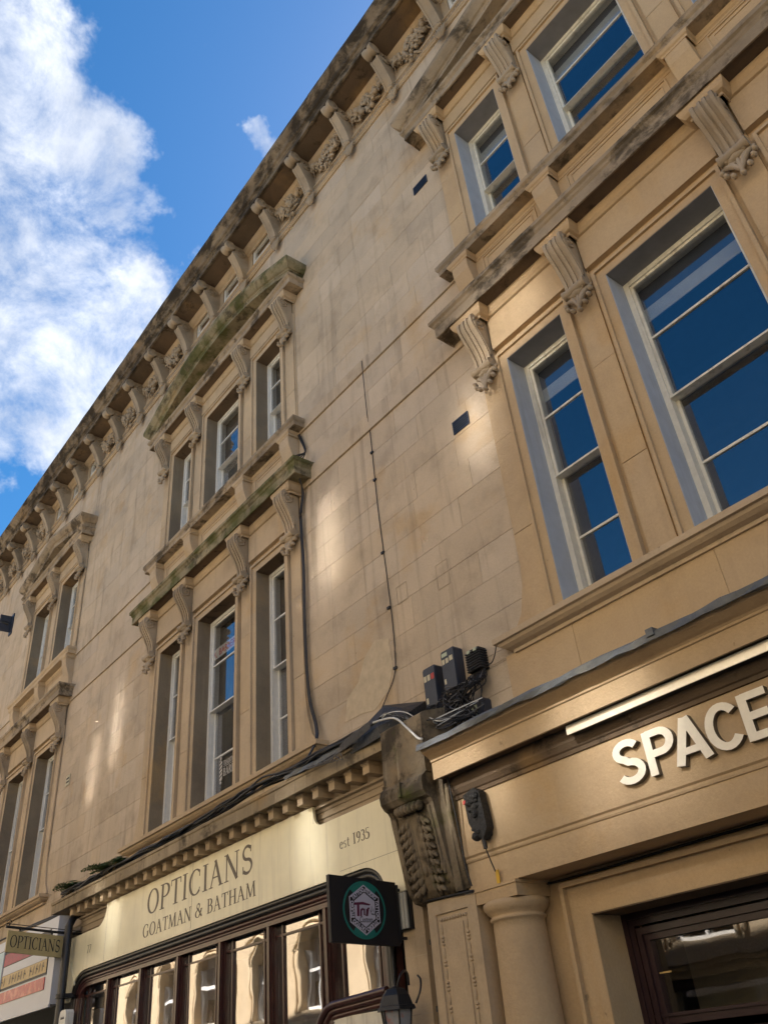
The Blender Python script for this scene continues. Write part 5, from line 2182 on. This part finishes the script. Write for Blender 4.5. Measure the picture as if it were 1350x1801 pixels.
m.prism([(-.235, -.15), (-.185, -.15), (-.17, -.12), (-.17, .12), (-.185, .15), (-.235, .15), (-.25, .12), (-.25, -.12)], 'y', 0, .0015)
m.ell((-.21, .0, .185), .028, .003, .03)
m.ell((-.21, .0, -.18), .028, .003, .022)
m.build('pole_print', M['paper'], bd2)
m = MB()
for i in range(5):
    z = -.12 + i * .055
    m.add([(-.25, -.001, z), (-.25, -.001, z + .02), (-.17, -.001, z + .055), (-.17, -.001, z + .035)], [(0, 1, 2, 3)])
m.build('stripe_print', M['blackish'], bd2)
x = -.135
for ch in 'TRADITIONAL':
    mb = MB()
    text_mb(mb, ch, serif_glyph, x, .05, .07, 0, .0012, 0, .8, layer=.0002)
    mb.build('letter', M['paper'], bd2)
    x += (serif_glyph(ch)[1] + .08) * .07 * .8
m = MB()
m.box(-.135, .30, 0, .001, .030, .035)
m.build('rule_print', M['paper'], bd2)
x = -.135
for ch in 'BARBER':
    mb = MB()
    text_mb(mb, ch, serif_glyph, x, -.105, .115, 0, .0012, 0, .9, layer=.0002)
    mb.build('letter', M['paper'], bd2)
    x += (serif_glyph(ch)[1] + .08) * .115 * .9
# patch of lost facing on the wall above the lead flashing
m = MB()
pp = [(-7.42, 4.98), (-7.36, 5.24), (-7.12, 5.36), (-6.98, 5.60), (-6.76, 5.74), (-6.52, 5.66), (-6.485, 5.30), (-6.60, 5.06), (-6.86, 4.93), (-7.1, 4.97)]
m.prism(pp, 'y', -.0035, .002)
m.build('patched_render', M['scrape'], BLD['B'])
for (a, c, d, e) in ((-6.30, -6.12, 5.98, 6.20), (-5.62, -5.43, 5.84, 6.14)):
    m = MB()
    for b_ in ((a, c, d, d + .006), (a, c, e, e + .006), (a, a + .006, d, e), (c, c + .006, d, e)):
        m.box(b_[0], b_[1], -.0032, .0, b_[2], b_[3])
    m.build('mortar_outline', M['mortar'], BLD['C'])
REFLECTORS = [(0, -9.3, 9.0, .55, 2.0, -7.55, 7.7), (0, -6.6, 9.0, .45, 1.3, -4.65, 7.55), (0, -16.2, 9.1, .40, 1.9, -14.35, 7.45), (0, -17.6, 9.1, .34, 1.9, -15.3, 7.0),
       (0, -5.4, 9.2, .9, .8, -3.85, 8.35), (0, -7.7, 8.8, .8, 1.0, -5.0, 3.45), (0, -3.0, 8.8, .9, 1.1, -3.55, 3.3), (0, -14.9, 8.9, .55, .8, -13.1, 3.75), (0, -11.9, 8.9, .4, 1.1, -7.7, 3.65)]
# ------------------------------------------------------------------ added reflector panes across the street, aimed to throw sunlight patches onto the terrace
OPENW = empty('sun_reflectors', None)
COL.objects.unlink(OPENW)
bpy.data.objects.remove(OPENW)
M['mirror_glass'] = None


def sun_glass():
    m, t, b, out = newmat('sun_reflector_glass')
    b.inputs['Base Color'].default_value = (.02, .025, .03, 1)
    b.inputs['Roughness'].default_value = ROUGH
    b.inputs['Specular IOR Level'].default_value = .5
    b.inputs['IOR'].default_value = 2.6
    geo = t.nodes.new('ShaderNodeNewGeometry')
    bump(t, b, noise(t, geo.outputs['Position'], 2.2, 3, .5), .12, .02)
    return m


ROUGH = .10
M['mirror_glass'] = sun_glass()


def reflector_pane(host, x, z, w, h, tx, tz):
    """one added reflector pane in a frame; tilted as it must be to light the point (tx,tz) of the terrace"""
    p = Vector((x, -11.02, z))
    out = (Vector((tx, 0, tz)) - p).normalized()
    n = (out + SUN_DIR).normalized()
    zax = Vector((0, 0, 1))
    xax = zax.cross(n).normalized() * -1
    up_ = n.cross(xax).normalized()
    if up_.z < 0:
        up_ = -up_
    xax = up_.cross(n).normalized() if False else n.cross(up_).normalized() * -1
    rot = Matrix((xax, -n, up_)).transposed()
    if rot.determinant() < 0:
        rot = Matrix((-xax, -n, up_)).transposed()
    e = empty('awning_window', host, p)
    e.rotation_euler = rot.to_euler()
    m = MB()
    m.box(-w / 2 - .04, -w / 2, -.02, .02, -h / 2, h / 2)
    m.box(w / 2, w / 2 + .04, -.02, .02, -h / 2, h / 2)
    m.box(-w / 2 - .04, w / 2 + .04, -.02, .02, h / 2, h / 2 + .04)
    m.box(-w / 2 - .04, w / 2 + .04, -.02, .02, -h / 2 - .04, -h / 2)
    m.build('frame', M['white'], e)
    q = MB()
    q.box(-w / 2, w / 2, -.006, .0, -h / 2, h / 2)
    q.build('pane', M['mirror_glass'], e)
    return e


HOSTS = [o for o in bpy.data.objects if o.name.startswith('opposite_building') and o.type == 'EMPTY']
for (hx, x, z, w, h, tx, tz) in REFLECTORS:
    reflector_pane(HOSTS[hx], x, z, w, h, tx, tz)
sc.cycles.blur_glossy = 0.0
sc.cycles.sample_clamp_indirect = 0
sc.cycles.use_guiding = True
sc.cycles.use_surface_guiding = True
